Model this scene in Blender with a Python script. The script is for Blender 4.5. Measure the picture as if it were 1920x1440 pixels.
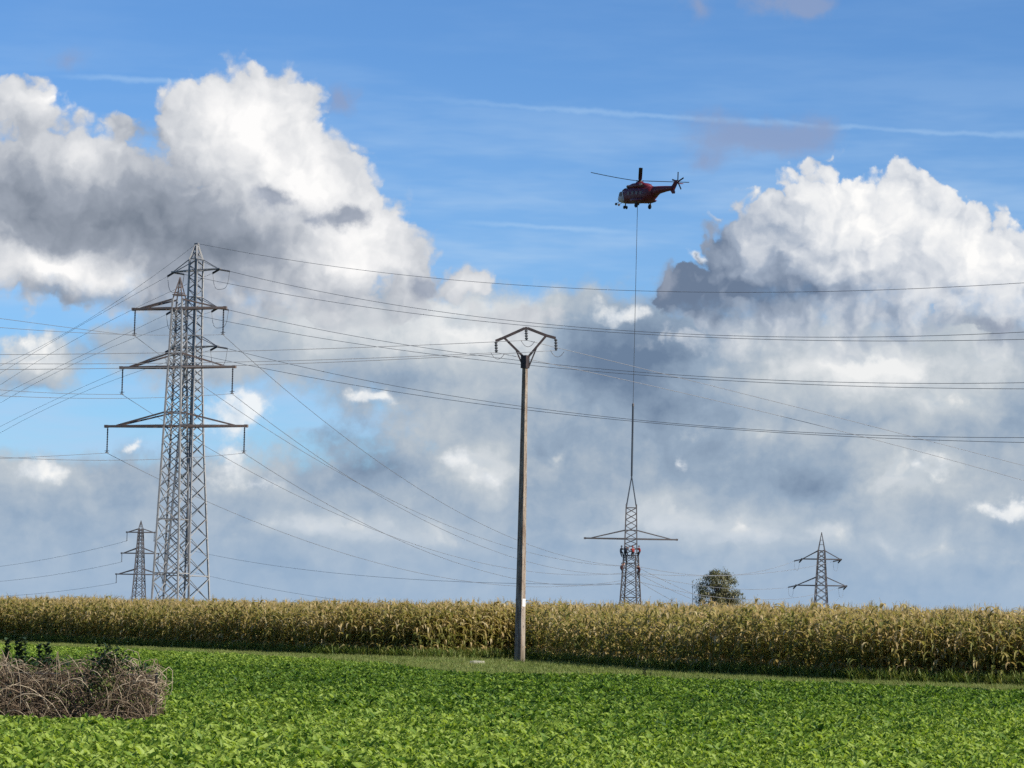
import bpy, bmesh, math, random
import numpy as np
from mathutils import Vector, Matrix, Quaternion

for o in list(bpy.data.objects):
    bpy.data.objects.remove(o)
SC = bpy.context.scene
COL = SC.collection
R = math.radians
RNG = random.Random(7)

# ------------------------------------------------------------------ camera
F = 5000.0                     # focal length in photograph pixels (1920 wide)
EYE = 1.8
PITCH = math.atan(435.0 / F)
ROLL = R(1.1)
cam = bpy.data.cameras.new('camera')
cam.sensor_fit = 'HORIZONTAL'
cam.sensor_width = 36.0
cam.lens = 36.0 * F / 1920.0
cam.clip_start = 0.5
cam.clip_end = 30000
camo = bpy.data.objects.new('camera', cam)
COL.objects.link(camo)
CAMM = Matrix.Rotation(math.pi / 2 + PITCH, 3, 'X') @ Matrix.Rotation(ROLL, 3, 'Z')
camo.matrix_world = Matrix.Translation((0, 0, EYE)) @ CAMM.to_4x4()
SC.camera = camo
CAMI = CAMM.transposed()


def ray(px, py):
    """direction (y component 1) seen at a photograph pixel"""
    d = CAMM @ Vector(((px - 960) / F, -(py - 720) / F, -1.0))
    return d / d.y


def at(px, py, D):
    """world point at photograph pixel (px, py), D metres in front (along y)"""
    return Vector((0, 0, EYE)) + ray(px, py) * D


def proj(p):
    q = CAMI @ (Vector(p) - Vector((0, 0, EYE)))
    return (960 + F * q.x / -q.z, 720 - F * q.y / -q.z)


def ground(px, py, z=0.0):
    d = ray(px, py)
    t = (z - EYE) / d.z
    return Vector((d.x * t, t, z))


# ------------------------------------------------------------------ sun, sky
SUN_AZ, SUN_EL = R(122), R(35)        # azimuth clockwise from the view direction (+y)
sdir = Vector((math.sin(SUN_AZ) * math.cos(SUN_EL), math.cos(SUN_AZ) * math.cos(SUN_EL), math.sin(SUN_EL)))
sl = bpy.data.lights.new('sun', 'SUN')
sl.energy = 4.9
sl.angle = R(0.5)
sl.color = (1.0, 0.93, 0.82)
so = bpy.data.objects.new('sun', sl)
so.rotation_euler = sdir.to_track_quat('Z', 'Y').to_euler()
so.location = (60, -40, 60)
COL.objects.link(so)

SC.view_settings.view_transform = 'Standard'
SC.view_settings.look = 'None'
SC.view_settings.exposure = 0.55
SC.view_settings.gamma = 1.0
SC.view_settings.use_curve_mapping = False
SC.cycles.use_denoising = False
SC.cycles.use_adaptive_sampling = True
SC.cycles.adaptive_threshold = 0.015
SC.cycles.adaptive_min_samples = 8
SC.cycles.max_bounces = 8
SC.cycles.diffuse_bounces = 5
SC.cycles.transmission_bounces = 6
SC.cycles.transparent_max_bounces = 8

SKY_STRENGTH = 0.1 / 2 ** SC.view_settings.exposure      # about 0.07
SKY_TINT = (0.52, 0.86, 1.30)
# ------------------------------------------------------------------ world: sky with clouds, as a function of direction only
W = bpy.data.worlds.new('World')
SC.world = W
W.use_nodes = True
W.cycles.sampling_method = 'MANUAL'
W.cycles.sample_map_resolution = 512


class NT:
    def __init__(s, tree):
        s.t = tree

    def n(s, typ, **kw):
        nd = s.t.nodes.new(typ)
        for k, v in kw.items():
            setattr(nd, k, v)
        return nd

    def set(s, sock, v):
        if v is None:
            return
        if hasattr(v, 'is_output'):
            s.t.links.new(v, sock)
        else:
            sock.default_value = v

    def m(s, op, a, b=None, c=None, clamp=False):
        nd = s.n('ShaderNodeMath', operation=op, use_clamp=clamp)
        s.set(nd.inputs[0], a); s.set(nd.inputs[1], b)
        if c is not None:
            s.set(nd.inputs[2], c)
        return nd.outputs[0]

    def add(s, a, b): return s.m('ADD', a, b)
    def sub(s, a, b): return s.m('SUBTRACT', a, b)
    def mul(s, a, b): return s.m('MULTIPLY', a, b)
    def mad(s, a, b, c): return s.m('MULTIPLY_ADD', a, b, c)

    def v(s, op, a, b=None, scale=None):
        nd = s.n('ShaderNodeVectorMath', operation=op)
        s.set(nd.inputs[0], a)
        if b is not None:
            s.set(nd.inputs[1], b)
        if scale is not None:
            s.set(nd.inputs['Scale'], scale)
        return nd.outputs[0]

    def comb(s, x, y, z=0.0):
        nd = s.n('ShaderNodeCombineXYZ')
        for i, q in enumerate((x, y, z)):
            s.set(nd.inputs[i], q)
        return nd.outputs[0]

    def sep(s, v):
        nd = s.n('ShaderNodeSeparateXYZ'); s.set(nd.inputs[0], v)
        return nd.outputs

    def ss(s, x, lo, hi, a=0.0, b=1.0):
        nd = s.n('ShaderNodeMapRange', interpolation_type='SMOOTHSTEP')
        s.set(nd.inputs[0], x)
        for i, q in zip((1, 2, 3, 4), (lo, hi, a, b)):
            s.set(nd.inputs[i], q)
        return nd.outputs[0]

    def lin(s, x, lo, hi, a=0.0, b=1.0):
        nd = s.n('ShaderNodeMapRange', clamp=True)
        s.set(nd.inputs[0], x)
        for i, q in zip((1, 2, 3, 4), (lo, hi, a, b)):
            s.set(nd.inputs[i], q)
        return nd.outputs[0]

    def noise(s, vec, scale, detail=4, rough=0.5, lac=2.0, dim='2D', color=False):
        nd = s.n('ShaderNodeTexNoise', noise_dimensions=dim)
        s.set(nd.inputs['Vector'], vec); s.set(nd.inputs['Scale'], scale)
        s.set(nd.inputs['Detail'], detail); s.set(nd.inputs['Roughness'], rough); s.set(nd.inputs['Lacunarity'], lac)
        return nd.outputs['Color' if color else 'Fac']

    def puff(s, vec, scale, detail=3, rough=0.5):
        nd = s.n('ShaderNodeTexVoronoi', voronoi_dimensions='2D', feature='F1', normalize=False)
        s.set(nd.inputs['Vector'], vec); s.set(nd.inputs['Scale'], scale)
        s.set(nd.inputs['Detail'], detail); s.set(nd.inputs['Roughness'], rough)
        s.set(nd.inputs['Lacunarity'], 2.1)
        return nd.outputs['Distance']

    def mix(s, f, a, b):
        nd = s.n('ShaderNodeMix', data_type='RGBA')
        s.set(nd.inputs[0], f); s.set(nd.inputs[6], a); s.set(nd.inputs[7], b)
        return nd.outputs[2]

    def ramp(s, f, stops, interp='LINEAR'):
        nd = s.n('ShaderNodeValToRGB'); s.set(nd.inputs[0], f)
        cr = nd.color_ramp; cr.interpolation = interp
        while len(cr.elements) < len(stops):
            cr.elements.new(0.5)
        for e, (p, c) in zip(cr.elements, stops):
            e.position = p; e.color = (*c, 1) if len(c) == 3 else c
        return nd.outputs[0]


def s2l(*c):
    return tuple(((x / 255) / 12.92 if x / 255 <= .04045 else ((x / 255 + .055) / 1.055) ** 2.4) for x in c)


QS = 50.0


def q_of(px, py):
    """sky coordinates (azimuth, elevation; 100 photograph pixels = 1) of a direction"""
    d = ray(px, py).normalized()
    return math.atan2(d.x, d.y) * QS, math.asin(d.z) * QS


G = NT(W.node_tree)
W.node_tree.nodes.clear()
tc = G.n('ShaderNodeTexCoord')
dirv = G.v('NORMALIZE', tc.outputs['Generated'])
dx, dy, dz = G.sep(dirv)
AZ = G.mul(G.m('ARCTAN2', dx, dy), QS)
EL = G.mul(G.m('ARCSINE', dz), QS)
Q = G.comb(AZ, EL)


# --- clear sky
sky = G.n('ShaderNodeTexSky', sky_type='NISHITA')
sky.sun_disc = False
sky.sun_elevation = SUN_EL
sky.sun_rotation = SUN_AZ
sky.altitude = 100
sky.air_density = 1.0
sky.dust_density = 0.2
sky.ozone_density = 1.0
col = G.v('MULTIPLY', sky.outputs[0], SKY_TINT)
CS = 10.0


def C(r, g, b):
    return tuple(x * CS for x in s2l(r, g, b))


def shade_ramp(sh, dark, mid, light, white, p=(0.0, 0.38, 0.72, 1.0)):
    nd = G.ramp(sh, [(p[0], s2l(*dark)), (p[1], s2l(*mid)), (p[2], s2l(*light)), (p[3], s2l(*white))])
    return G.v('SCALE', nd, scale=CS)


# shared noises over the sky
NF = G.noise(G.v('ADD', Q, (31.7, 12.9, 0)), 1.7, 6, 0.6)
wq = G.v('SUBTRACT', G.noise(G.v('ADD', Q, (3.1, 91.3, 0)), 0.75, 6, 0.56, color=True), (0.5, 0.5, 0.5))
QW = G.v('ADD', Q, G.v('SCALE', wq, scale=0.95))                # ragged
QS_ = G.v('ADD', Q, G.v('MULTIPLY', wq, (1.6, 0.7, 0)))          # smeared sideways
PD = (0.20, 0.16, 0)
PUF = G.puff(QW, 1.5, 2.0, 0.5)
PUF2 = G.puff(G.v('ADD', QW, PD), 1.5, 2.0, 0.5)
RELIEF = G.sub(PUF2, PUF)                                       # >0 on the sunward flank of a billow
BIL = G.mad(PUF, -1.0, 0.45)
NFc = G.sub(NF, 0.5)


def lobes(P, blobs):
    """signed sum of soft elliptical lobes (each a quadratic bump of weight w), kept in a node group of its own"""
    tree = bpy.data.node_groups.new('cloud_lobes', 'ShaderNodeTree')
    tree.interface.new_socket('P', in_out='INPUT', socket_type='NodeSocketVector')
    tree.interface.new_socket('H', in_out='OUTPUT', socket_type='NodeSocketFloat')
    g = NT(tree)
    gi = g.n('NodeGroupInput'); go = g.n('NodeGroupOutput')
    base = gi.outputs[0]
    X, Y, _ = g.sep(base)
    acc = None
    for k, (px, py, rx, ry, w) in enumerate(blobs):
        if k and k % 4 == 0:
            base = g.comb(X, Y, acc)              # evaluated one batch after another
        qx, qy = q_of(px, py)
        ix, iy = 100 / rx, 100 / ry
        nd = g.n('ShaderNodeVectorMath', operation='MULTIPLY_ADD')
        g.set(nd.inputs[0], base)
        nd.inputs[1].default_value = (ix, iy, 0)
        nd.inputs[2].default_value = (-qx * ix, -qy * iy, 0)
        gr = g.n('ShaderNodeTexGradient', gradient_type='QUADRATIC_SPHERE')
        g.set(gr.inputs[0], nd.outputs[0])
        acc = g.mul(gr.outputs['Fac'], w) if acc is None else g.mad(gr.outputs['Fac'], w, acc)
    g.set(go.inputs[0], acc)
    nd = G.n('ShaderNodeGroup'); nd.node_tree = tree; G.set(nd.inputs[0], P)
    return nd.outputs[0]


# --- thin high veil and contrails
hq = G.v('MULTIPLY', G.v('ADD', Q, (5.0, 2.0, 0)), (0.22, 1.3, 1))
veil = G.ss(G.noise(hq, 0.8, 4, 0.6), 0.36, 0.8, 0.14, 0.75)
veil = G.mul(veil, G.ss(EL, 6.5, 11.0, 1.0, 0.14))
col = G.mix(veil, col, (*C(176, 206, 238), 1))


def contrail(p0, p1, width, strength, seed, fade):
    global col
    a = Vector(q_of(*p0)); b = Vector(q_of(*p1))
    c = (a + b) / 2
    half = (b - a).length / 2
    u = (b - a).normalized()
    rel = G.v('SUBTRACT', Q, (c.x, c.y, 0))
    dt = G.n('ShaderNodeVectorMath', operation='DOT_PRODUCT'); G.set(dt.inputs[0], rel); dt.inputs[1].default_value = (u.x, u.y, 0)
    x = dt.outputs['Value']
    dt = G.n('ShaderNodeVectorMath', operation='DOT_PRODUCT'); G.set(dt.inputs[0], rel); dt.inputs[1].default_value = (-u.y, u.x, 0)
    y2 = G.mad(NFc, width * 1.6, dt.outputs['Value'])
    nn = G.noise(G.comb(G.mul(x, 0.6), seed, 0), 1.0, 3, 0.6)
    wv = G.mul(G.mad(nn, 1.5, 0.2), width)
    prof = G.ss(G.m('DIVIDE', G.m('ABSOLUTE', y2), wv), 0.0, 1.0, 1.0, 0.0)
    ends = G.ss(G.m('ABSOLUTE', x), half * fade, half, 1.0, 0.0)
    f = G.mul(G.mul(G.mul(prof, ends), G.ss(nn, 0.0, 0.5)), strength)
    col = G.mix(f, col, (*C(178, 210, 242), 1))


contrail((640, 172), (2500, 272), 0.085, 0.32, 3.3, 0.45)
contrail((60, 142), (560, 156), 0.08, 0.35, 8.1, 0.3)
contrail((820, 414), (1250, 438), 0.07, 0.35, 5.7, 0.3)

# --- small brownish shreds high up
sh_f = lobes(QS_, [(1400, 250, 240, 70, 1.0), (1490, 262, 130, 60, .6), (1320, 300, 80, 60, .5), (640, 188, 75, 52, 1.0), (1490, 0, 120, 55, 1.1), (1300, 6, 80, 56, .6), (130, 112, 90, 50, .4)])
sh_a = G.mul(G.ss(G.mad(NFc, 0.7, sh_f), 0.0, 0.7, 0.0, 0.8), G.ss(sh_f, 0.0, 0.15))
col = G.mix(sh_a, col, (*C(142, 160, 196), 1))

# --- low bank: broken blue-grey cloud from the horizon to about nine degrees
bank_m = lobes(QS_, [(1000, 740, 700, 260, 1.2), (1500, 760, 760, 340, 1.6), (720, 610, 460, 150, 1.2), (300, 640, 300, 140, .9), (460, 660, 260, 110, .9), (60, 690, 150, 110, 1.1), (1130, 600, 220, 100, .8), (1900, 720, 320, 200, 1.0),
                     (110, 585, 220, 50, -1.2), (100, 800, 180, 80, -.95), (565, 775, 110, 42, -.7)])
lowf = G.ss(EL, q_of(960, 980)[1], q_of(960, 800)[1], 0.9, 0.0)
side = G.mul(G.ss(G.m('ABSOLUTE', AZ), 11.0, 16.0), G.ss(EL, 6.5, 9.5, 0.8, 0.0))
bank_m = G.add(G.add(bank_m, lowf), side)
bank_a = G.mul(G.ss(G.mad(NFc, 0.7, bank_m), 0.02, 0.5), G.ss(bank_m, 0.0, 0.15))
bank_t = lobes(QS_, [(1190, 680, 250, 190, -.62), (1130, 620, 150, 70, -.2), (1330, 830, 360, 110, -.26), (1620, 680, 340, 120, .62), (1860, 660, 160, 140, .3), (1450, 615, 160, 60, .25), (1760, 760, 190, 60, .34),
                     (1690, 890, 170, 90, .5), (1420, 815, 280, 45, .22), (880, 600, 330, 130, .55), (600, 600, 260, 110, .34), (760, 660, 330, 90, .12), (890, 890, 140, 85, .5), (630, 815, 190, 90, -.3), (730, 880, 160, 70, -.22),
                     (450, 900, 120, 80, .25), (620, 985, 220, 55, .5), (800, 1010, 160, 55, .38), (1010, 840, 120, 70, -.14), (1390, 985, 190, 60, .5), (1250, 960, 130, 75, .36), (1560, 1010, 110, 50, .3), (1740, 1030, 220, 55, .2),
                     (1500, 905, 260, 70, -.26), (260, 810, 140, 70, -.14), (250, 910, 230, 80, -.2), (80, 885, 150, 50, .4), (60, 665, 120, 76, .75), (110, 750, 150, 50, -.16), (330, 610, 220, 60, -.12), (740, 705, 240, 55, -.1), (1080, 1005, 140, 45, .2)])
NL = G.sub(G.noise(G.v('MULTIPLY', QS_, (0.6, 1.1, 0)), 0.9, 5, 0.55), 0.5)
bt = G.add(G.mad(NL, 0.5, G.mul(bank_t, 1.15)), G.add(G.mad(NFc, 0.30, 0.53), G.mul(BIL, 0.12)))
bank_c = shade_ramp(bt, (108, 129, 156), (150, 169, 190), (190, 199, 207), (240, 241, 241), (0.0, 0.36, 0.66, 1.0))
col = G.mix(bank_a, col, bank_c)
# paler, flatter air just above the horizon
hz = G.ss(EL, -0.3, 3.0, 0.75, 0.0)
col = G.mix(hz, col, (*C(155, 182, 211), 1))

# --- broken rows of paler cloud inside the bank, lit from the right, with flatter bases
md = lobes(QS_, [(1480, 592, 190, 42, 1.0), (1600, 650, 260, 70, .9), (1790, 752, 190, 46, 1.1), (1420, 812, 260, 32, .8), (1700, 885, 150, 80, 1.1), (1850, 660, 150, 90, .7), (890, 885, 130, 70, 1.0), (640, 985, 200, 44, .9), (810, 1008, 150, 44, .8),
                 (1390, 982, 180, 50, 1.0), (1250, 955, 120, 56, .8), (1570, 1012, 110, 40, .8), (1760, 1030, 200, 42, .7), (1060, 850, 90, 40, .5), (70, 885, 170, 44, .9), (60, 655, 120, 70, 1.1), (880, 595, 260, 80, .8), (610, 600, 200, 60, .6), (470, 900, 130, 60, .7), (1900, 1060, 120, 30, .6), (240, 1010, 160, 34, .5), (480, 1010, 120, 30, .5)])
mh = G.add(G.mad(NFc, 0.85, md), G.mul(BIL, 0.30))
a = G.mul(G.ss(mh, 0.10, 0.62, 0.0, 0.72), G.ss(md, 0.01, 0.2))
sh = G.mad(RELIEF, 0.35, G.mad(mh, 0.42, G.mad(NFc, 0.3, 0.32)))
mc = shade_ramp(sh, (150, 168, 188), (176, 190, 203), (207, 213, 217), (244, 243, 240))
col = G.mix(G.mul(a, G.ss(EL, 0.2, 2.6, 0.25, 1.0)), col, mc)

# --- small sunlit puffs standing out of the bank
pf = lobes(QW, [(445, 768, 110, 68, 1.3), (420, 860, 75, 95, 1.0), (485, 905, 80, 45, .8), (702, 747, 80, 32, 1.3), (1182, 577, 95, 42, 1.3), (860, 868, 75, 55, 1.0), (910, 905, 90, 40, .8), (75, 880, 140, 48, 1.0),
                (258, 832, 34, 22, 1.2), (1880, 945, 115, 36, 1.2), (1302, 484, 45, 18, 1.5), (60, 650, 100, 70, .8), (1730, 880, 80, 70, .6), (1280, 870, 30, 24, .8)])
ph = G.add(G.mad(NFc, 1.1, pf), G.mul(BIL, 0.25))
a = G.mul(G.ss(ph, 0.08, 0.75), G.ss(pf, 0.02, 0.14))
sh = G.mad(NFc, 0.5, G.mad(RELIEF, 0.3, G.mad(ph, 0.3, 0.62)))
pc = shade_ramp(sh, (150, 166, 190), (188, 200, 215), (228, 233, 238), (252, 252, 250))
col = G.mix(G.mul(a, 0.82), col, pc)

# --- right-hand cumulus
rf = lobes(QW, [(1545, 380, 165, 155, 1.1), (1705, 385, 160, 150, 1.1), (1850, 480, 180, 160, 1.1), (1650, 530, 400, 200, 1.3), (1425, 435, 160, 125, .9), (1940, 600, 220, 170, 1.2), (1370, 510, 170, 120, .9),
                (1262, 530, 105, 85, 1.0), (1450, 620, 400, 150, 1.2), (2150, 620, 320, 220, 1.2)])
H = G.add(G.mad(NFc, 0.35, rf), G.mul(BIL, 0.55))
a = G.mul(G.ss(H, 0.11, 0.32), G.ss(rf, 0.08, 0.24))
tone = lobes(QW, [(1640, 400, 330, 160, .40), (1840, 490, 240, 150, .42), (1560, 350, 150, 80, .22), (1480, 500, 130, 60, -.16), (1720, 520, 150, 50, -.16), (1265, 530, 180, 130, -.7), (1400, 555, 260, 90, -.6), (1340, 445, 110, 75, -.6), (1530, 560, 130, 60, -.42),
                  (1470, 430, 80, 60, -.2), (1650, 605, 210, 60, -.2), (1860, 630, 170, 50, -.42), (1600, 505, 190, 45, .14)])
sh = G.add(G.mad(RELIEF, 0.25, tone), G.mad(NFc, 0.20, 0.53))
rc = shade_ramp(sh, (108, 125, 150), (160, 173, 192), (219, 223, 229), (255, 254, 252), (0.05, 0.36, 0.66, 0.95))
WY = G.mad(NFc, 1.6, G.sep(QW)[1])
fade = G.ss(WY, q_of(1600, 720)[1], q_of(1600, 540)[1])
col = G.mix(G.mul(a, fade), col, rc)

# --- left-hand cumulus with its long grey base
lf = lobes(QW, [(445, 200, 180, 165, 1.1), (350, 215, 120, 115, .7), (545, 205, 135, 125, .75), (610, 300, 130, 130, .6), (500, 280, 200, 200, 1.0), (590, 380, 210, 160, 1.0), (700, 430, 160, 140, 1.0), (390, 300, 190, 180, .8), (40, 190, 150, 110, 1.0), (140, 320, 260, 140, .9), (20, 400, 380, 250, 1.2),
                (300, 440, 450, 170, 1.2), (580, 500, 360, 130, 1.0), (780, 500, 95, 90, .9), (885, 535, 110, 62, 1.0), (222, 232, 68, 62, 1.0), (90, 510, 320, 100, .8), (300, 560, 360, 80, .8), (650, 585, 380, 85, .9), (-350, 420, 480, 330, 1.4), (990, 600, 190, 50, .8)])
H = G.add(G.mad(NFc, 0.32, lf), G.mul(BIL, 0.42))
a = G.mul(G.ss(H, 0.09, 0.38), G.ss(lf, 0.08, 0.24))
tone = lobes(QW, [(470, 215, 280, 190, .52), (570, 345, 240, 165, .5), (700, 435, 160, 125, .45), (80, 185, 150, 65, .45), (150, 295, 170, 95, .24), (190, 425, 500, 160, -.46), (430, 470, 280, 95, -.40), (330, 540, 200, 50, -.16), (50, 345, 140, 130, -.26), (320, 375, 150, 120, -.22),
                  (95, 500, 220, 62, .85), (225, 530, 110, 45, .3), (270, 250, 85, 85, -.3), (640, 485, 260, 60, .3), (320, 575, 270, 48, -.24), (110, 562, 200, 40, -.3), (885, 535, 100, 48, .3)])
sh = G.add(G.mad(RELIEF, 0.15, tone), G.mad(NFc, 0.17, 0.53))
lc = shade_ramp(sh, (122, 132, 147), (158, 166, 179), (213, 216, 221), (254, 253, 252), (0.05, 0.36, 0.66, 0.97))
edge = G.ss(WY, q_of(500, 690)[1], q_of(500, 530)[1])
col = G.mix(G.mul(a, edge), col, lc)

# --- darker shreds drifting in front of the two heaps
df = lobes(QW, [(515, 372, 95, 62, 1.2), (650, 402, 105, 52, 1.2), (800, 522, 75, 66, 1.2), (585, 415, 130, 34, .6), (1248, 520, 60, 75, .9), (1335, 440, 60, 45, .9), (1870, 615, 150, 36, .7)])
H = G.add(G.mad(NFc, 0.9, df), G.mul(BIL, 0.25))
a = G.mul(G.ss(H, 0.12, 0.7), G.ss(df, 0.02, 0.14))
dc = shade_ramp(G.mad(RELIEF, 0.3, 0.35), (124, 136, 156), (150, 160, 178), (178, 186, 200), (215, 219, 226))
col = G.mix(G.mul(a, 0.85), col, dc)

bg = G.n('ShaderNodeBackground')
G.set(bg.inputs['Color'], col)
bg.inputs['Strength'].default_value = SKY_STRENGTH
ow = G.n('ShaderNodeOutputWorld')
W.node_tree.links.new(bg.outputs[0], ow.inputs['Surface'])
# ------------------------------------------------------------------ helpers
def material(name, color, rough=0.7, metal=0.0, noise=None, spec=0.3, build=None):
    """procedural surface: base colour broken up by noise; noise = (scale, amount, second colour, bump)"""
    m = bpy.data.materials.new(name)
    m.use_nodes = True
    t = NT(m.node_tree)
    p = m.node_tree.nodes['Principled BSDF']
    p.inputs['Base Color'].default_value = (*color, 1)
    p.inputs['Roughness'].default_value = rough
    p.inputs['Metallic'].default_value = metal
    p.inputs['Specular IOR Level'].default_value = spec
    if noise:
        sc, amt, c2, bump = noise
        tcn = t.n('ShaderNodeTexCoord')
        nz = t.noise(tcn.outputs['Object'], sc, 6, 0.6, dim='3D')
        f = t.ss(nz, 0.5 - amt, 0.5 + amt)
        t.set(p.inputs['Base Color'], t.mix(f, (*color, 1), (*c2, 1)))
        if bump:
            b = t.n('ShaderNodeBump')
            b.inputs['Strength'].default_value = bump
            b.inputs['Distance'].default_value = 0.02
            t.set(b.inputs['Height'], nz)
            t.set(p.inputs['Normal'], b.outputs[0])
    if build:
        build(t, p, m)
    return m


def mesh_obj(name, verts, faces, mat, parent=None, smooth=False, loc=None):
    me = bpy.data.meshes.new(name)
    me.from_pydata([tuple(v) for v in verts], [], faces)
    me.update()
    if smooth:
        me.polygons.foreach_set('use_smooth', [True] * len(me.polygons))
    if mat:
        me.materials.append(mat)
    o = bpy.data.objects.new(name, me)
    COL.objects.link(o)
    if parent is not None:
        o.parent = parent
    if loc is not None:
        o.location = loc
    return o


class MB:
    """collects simple solids into one mesh"""
    def __init__(s):
        s.v = []; s.f = []

    def quad_strip(s, rings, closed=True, caps=True):
        n = len(rings[0]); b = len(s.v)
        for r in rings:
            s.v += [tuple(p) for p in r]
        for i in range(len(rings) - 1):
            for j in range(n if closed else n - 1):
                k = (j + 1) % n
                s.f.append((b + i * n + j, b + i * n + k, b + (i + 1) * n + k, b + (i + 1) * n + j))
        if caps and closed:
            s.f.append(tuple(b + j for j in reversed(range(n))))
            s.f.append(tuple(b + (len(rings) - 1) * n + j for j in range(n)))
        return s

    def bar(s, a, b, w, h=None, n=4, up=None, w2=None):
        """straight bar from a to b; n=4 square section, more = round"""
        a, b = Vector(a), Vector(b)
        d = (b - a)
        if d.length < 1e-6:
            return s
        d.normalize()
        u = Vector(up) if up is not None else (Vector((0, 0, 1)) if abs(d.z) < 0.95 else Vector((0, 1, 0)))
        x = d.cross(u)
        if x.length < 1e-4:
            x = d.cross(Vector((1, 0, 0)))
        x.normalize(); y = x.cross(d).normalized()
        h = h if h is not None else w
        k = (w2 / w) if w2 else 1.0
        r0, r1 = [], []
        for i in range(n):
            t = 2 * math.pi * (i + 0.5) / n
            f = 0.5 / math.cos(math.pi / n) if n == 4 else 0.5
            o = x * (math.cos(t) * w * f) + y * (math.sin(t) * h * f)
            r0.append(a + o); r1.append(b + o * k)
        return s.quad_strip([r0, r1])

    def tube(s, pts, r, n=6, r1=None):
        pts = [Vector(p) for p in pts]
        rings = []
        x = None
        for i, p in enumerate(pts):
            d = (pts[min(i + 1, len(pts) - 1)] - pts[max(i - 1, 0)]).normalized()
            if x is None:
                x = d.cross(Vector((0, 0, 1)) if abs(d.z) < 0.9 else Vector((0, 1, 0))).normalized()
            else:
                x = (x - d * x.dot(d)).normalized()
            y = d.cross(x)
            rr = r[i] if isinstance(r, (list, tuple)) else (r + ((r1 if r1 is not None else r) - r) * i / (len(pts) - 1))
            rings.append([p + (x * math.cos(2 * math.pi * j / n) + y * math.sin(2 * math.pi * j / n)) * rr for j in range(n)])
        return s.quad_strip(rings)

    def lathe(s, base, axis, prof, n=8):
        """prof = [(distance along axis, radius)]"""
        axis = Vector(axis).normalized(); base = Vector(base)
        x = axis.cross(Vector((0, 0, 1)) if abs(axis.z) < 0.9 else Vector((0, 1, 0))).normalized()
        y = axis.cross(x)
        return s.quad_strip([[base + axis * t + (x * math.cos(2 * math.pi * j / n) + y * math.sin(2 * math.pi * j / n)) * r for j in range(n)] for t, r in prof])

    def box(s, c, size, rot=None):
        c = Vector(c); hx, hy, hz = (q / 2 for q in size)
        M = rot or Matrix.Identity(3)
        r0 = [c + M @ Vector(p) for p in ((-hx, -hy, -hz), (hx, -hy, -hz), (hx, hy, -hz), (-hx, hy, -hz))]
        r1 = [c + M @ Vector(p) for p in ((-hx, -hy, hz), (hx, -hy, hz), (hx, hy, hz), (-hx, hy, hz))]
        return s.quad_strip([r0, r1])

    def build(s, name, mat, parent=None, smooth=False, loc=None):
        return mesh_obj(name, s.v, s.f, mat, parent, smooth, loc)


def tag(o, label=None, cat=None, group=None, kind=None):
    for k, v in (('label', label), ('category', cat), ('group', group), ('kind', kind)):
        if v:
            o[k] = v
    return o


def empty(name, loc, rz=0.0, label=None, cat=None, group=None):
    o = bpy.data.objects.new(name, None)
    o.empty_display_size = 0.5
    o.location = loc
    o.rotation_euler = (0, 0, rz)
    COL.objects.link(o)
    return tag(o, label, cat, group)


# ------------------------------------------------------------------ materials
def steel_build(t, p, m):
    tcn = t.n('ShaderNodeTexCoord')
    nz = t.noise(tcn.outputs['Object'], 1.7, 5, 0.6, dim='3D')
    oi = t.n('ShaderNodeObjectInfo')
    c = t.ramp(t.mad(oi.outputs['Random'], 0.5, t.mul(nz, 0.6)), [(0.15, (.12, .122, .13)), (0.5, (.19, .192, .20)), (0.74, (.32, .32, .315)), (0.9, (.19, .125, .095))])
    t.set(p.inputs['Base Color'], c)


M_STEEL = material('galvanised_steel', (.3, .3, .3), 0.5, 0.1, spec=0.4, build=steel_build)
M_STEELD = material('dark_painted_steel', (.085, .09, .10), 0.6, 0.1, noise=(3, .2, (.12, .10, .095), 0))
M_RUST = material('weathered_steel_arm', (.105, .098, .10), 0.65, 0.1, noise=(2.5, .2, (.16, .11, .09), 0))
M_INS = material('glass_insulator', (.035, .035, .04), 0.25, spec=0.5)
M_WIRE = material('aluminium_conductor', (.17, .175, .19), 0.6, 0.2)
M_WIRE2 = material('thin_conductor', (.22, .225, .24), 0.6, 0.2)
M_ROPE = material('dark_sling_rope', (.03, .045, .06), 0.8, noise=(20, .2, (.05, .06, .08), 0))
M_HEADST = material('black_steel_crossarm', (.03, .027, .03), 0.6, noise=(4, .2, (.055, .04, .04), 0))
# ------------------------------------------------------------------ ground: one sheet to the horizon
def soil_build(t, p, m):
    g = t.n('ShaderNodeNewGeometry')
    n1 = t.noise(g.outputs['Position'], 0.25, 6, 0.6, dim='3D')
    n2 = t.noise(g.outputs['Position'], 6.0, 5, 0.65, dim='3D')
    c = t.mix(t.ss(n1, .4, .65), (.075, .085, .030, 1), (.10, .085, .05, 1))
    c = t.mix(t.ss(n2, .42, .6), c, (.05, .075, .022, 1))
    t.set(p.inputs['Base Color'], c)
    b = t.n('ShaderNodeBump'); b.inputs['Strength'].default_value = 0.5; b.inputs['Distance'].default_value = 0.05
    t.set(b.inputs['Height'], n2); t.set(p.inputs['Normal'], b.outputs[0])


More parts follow.
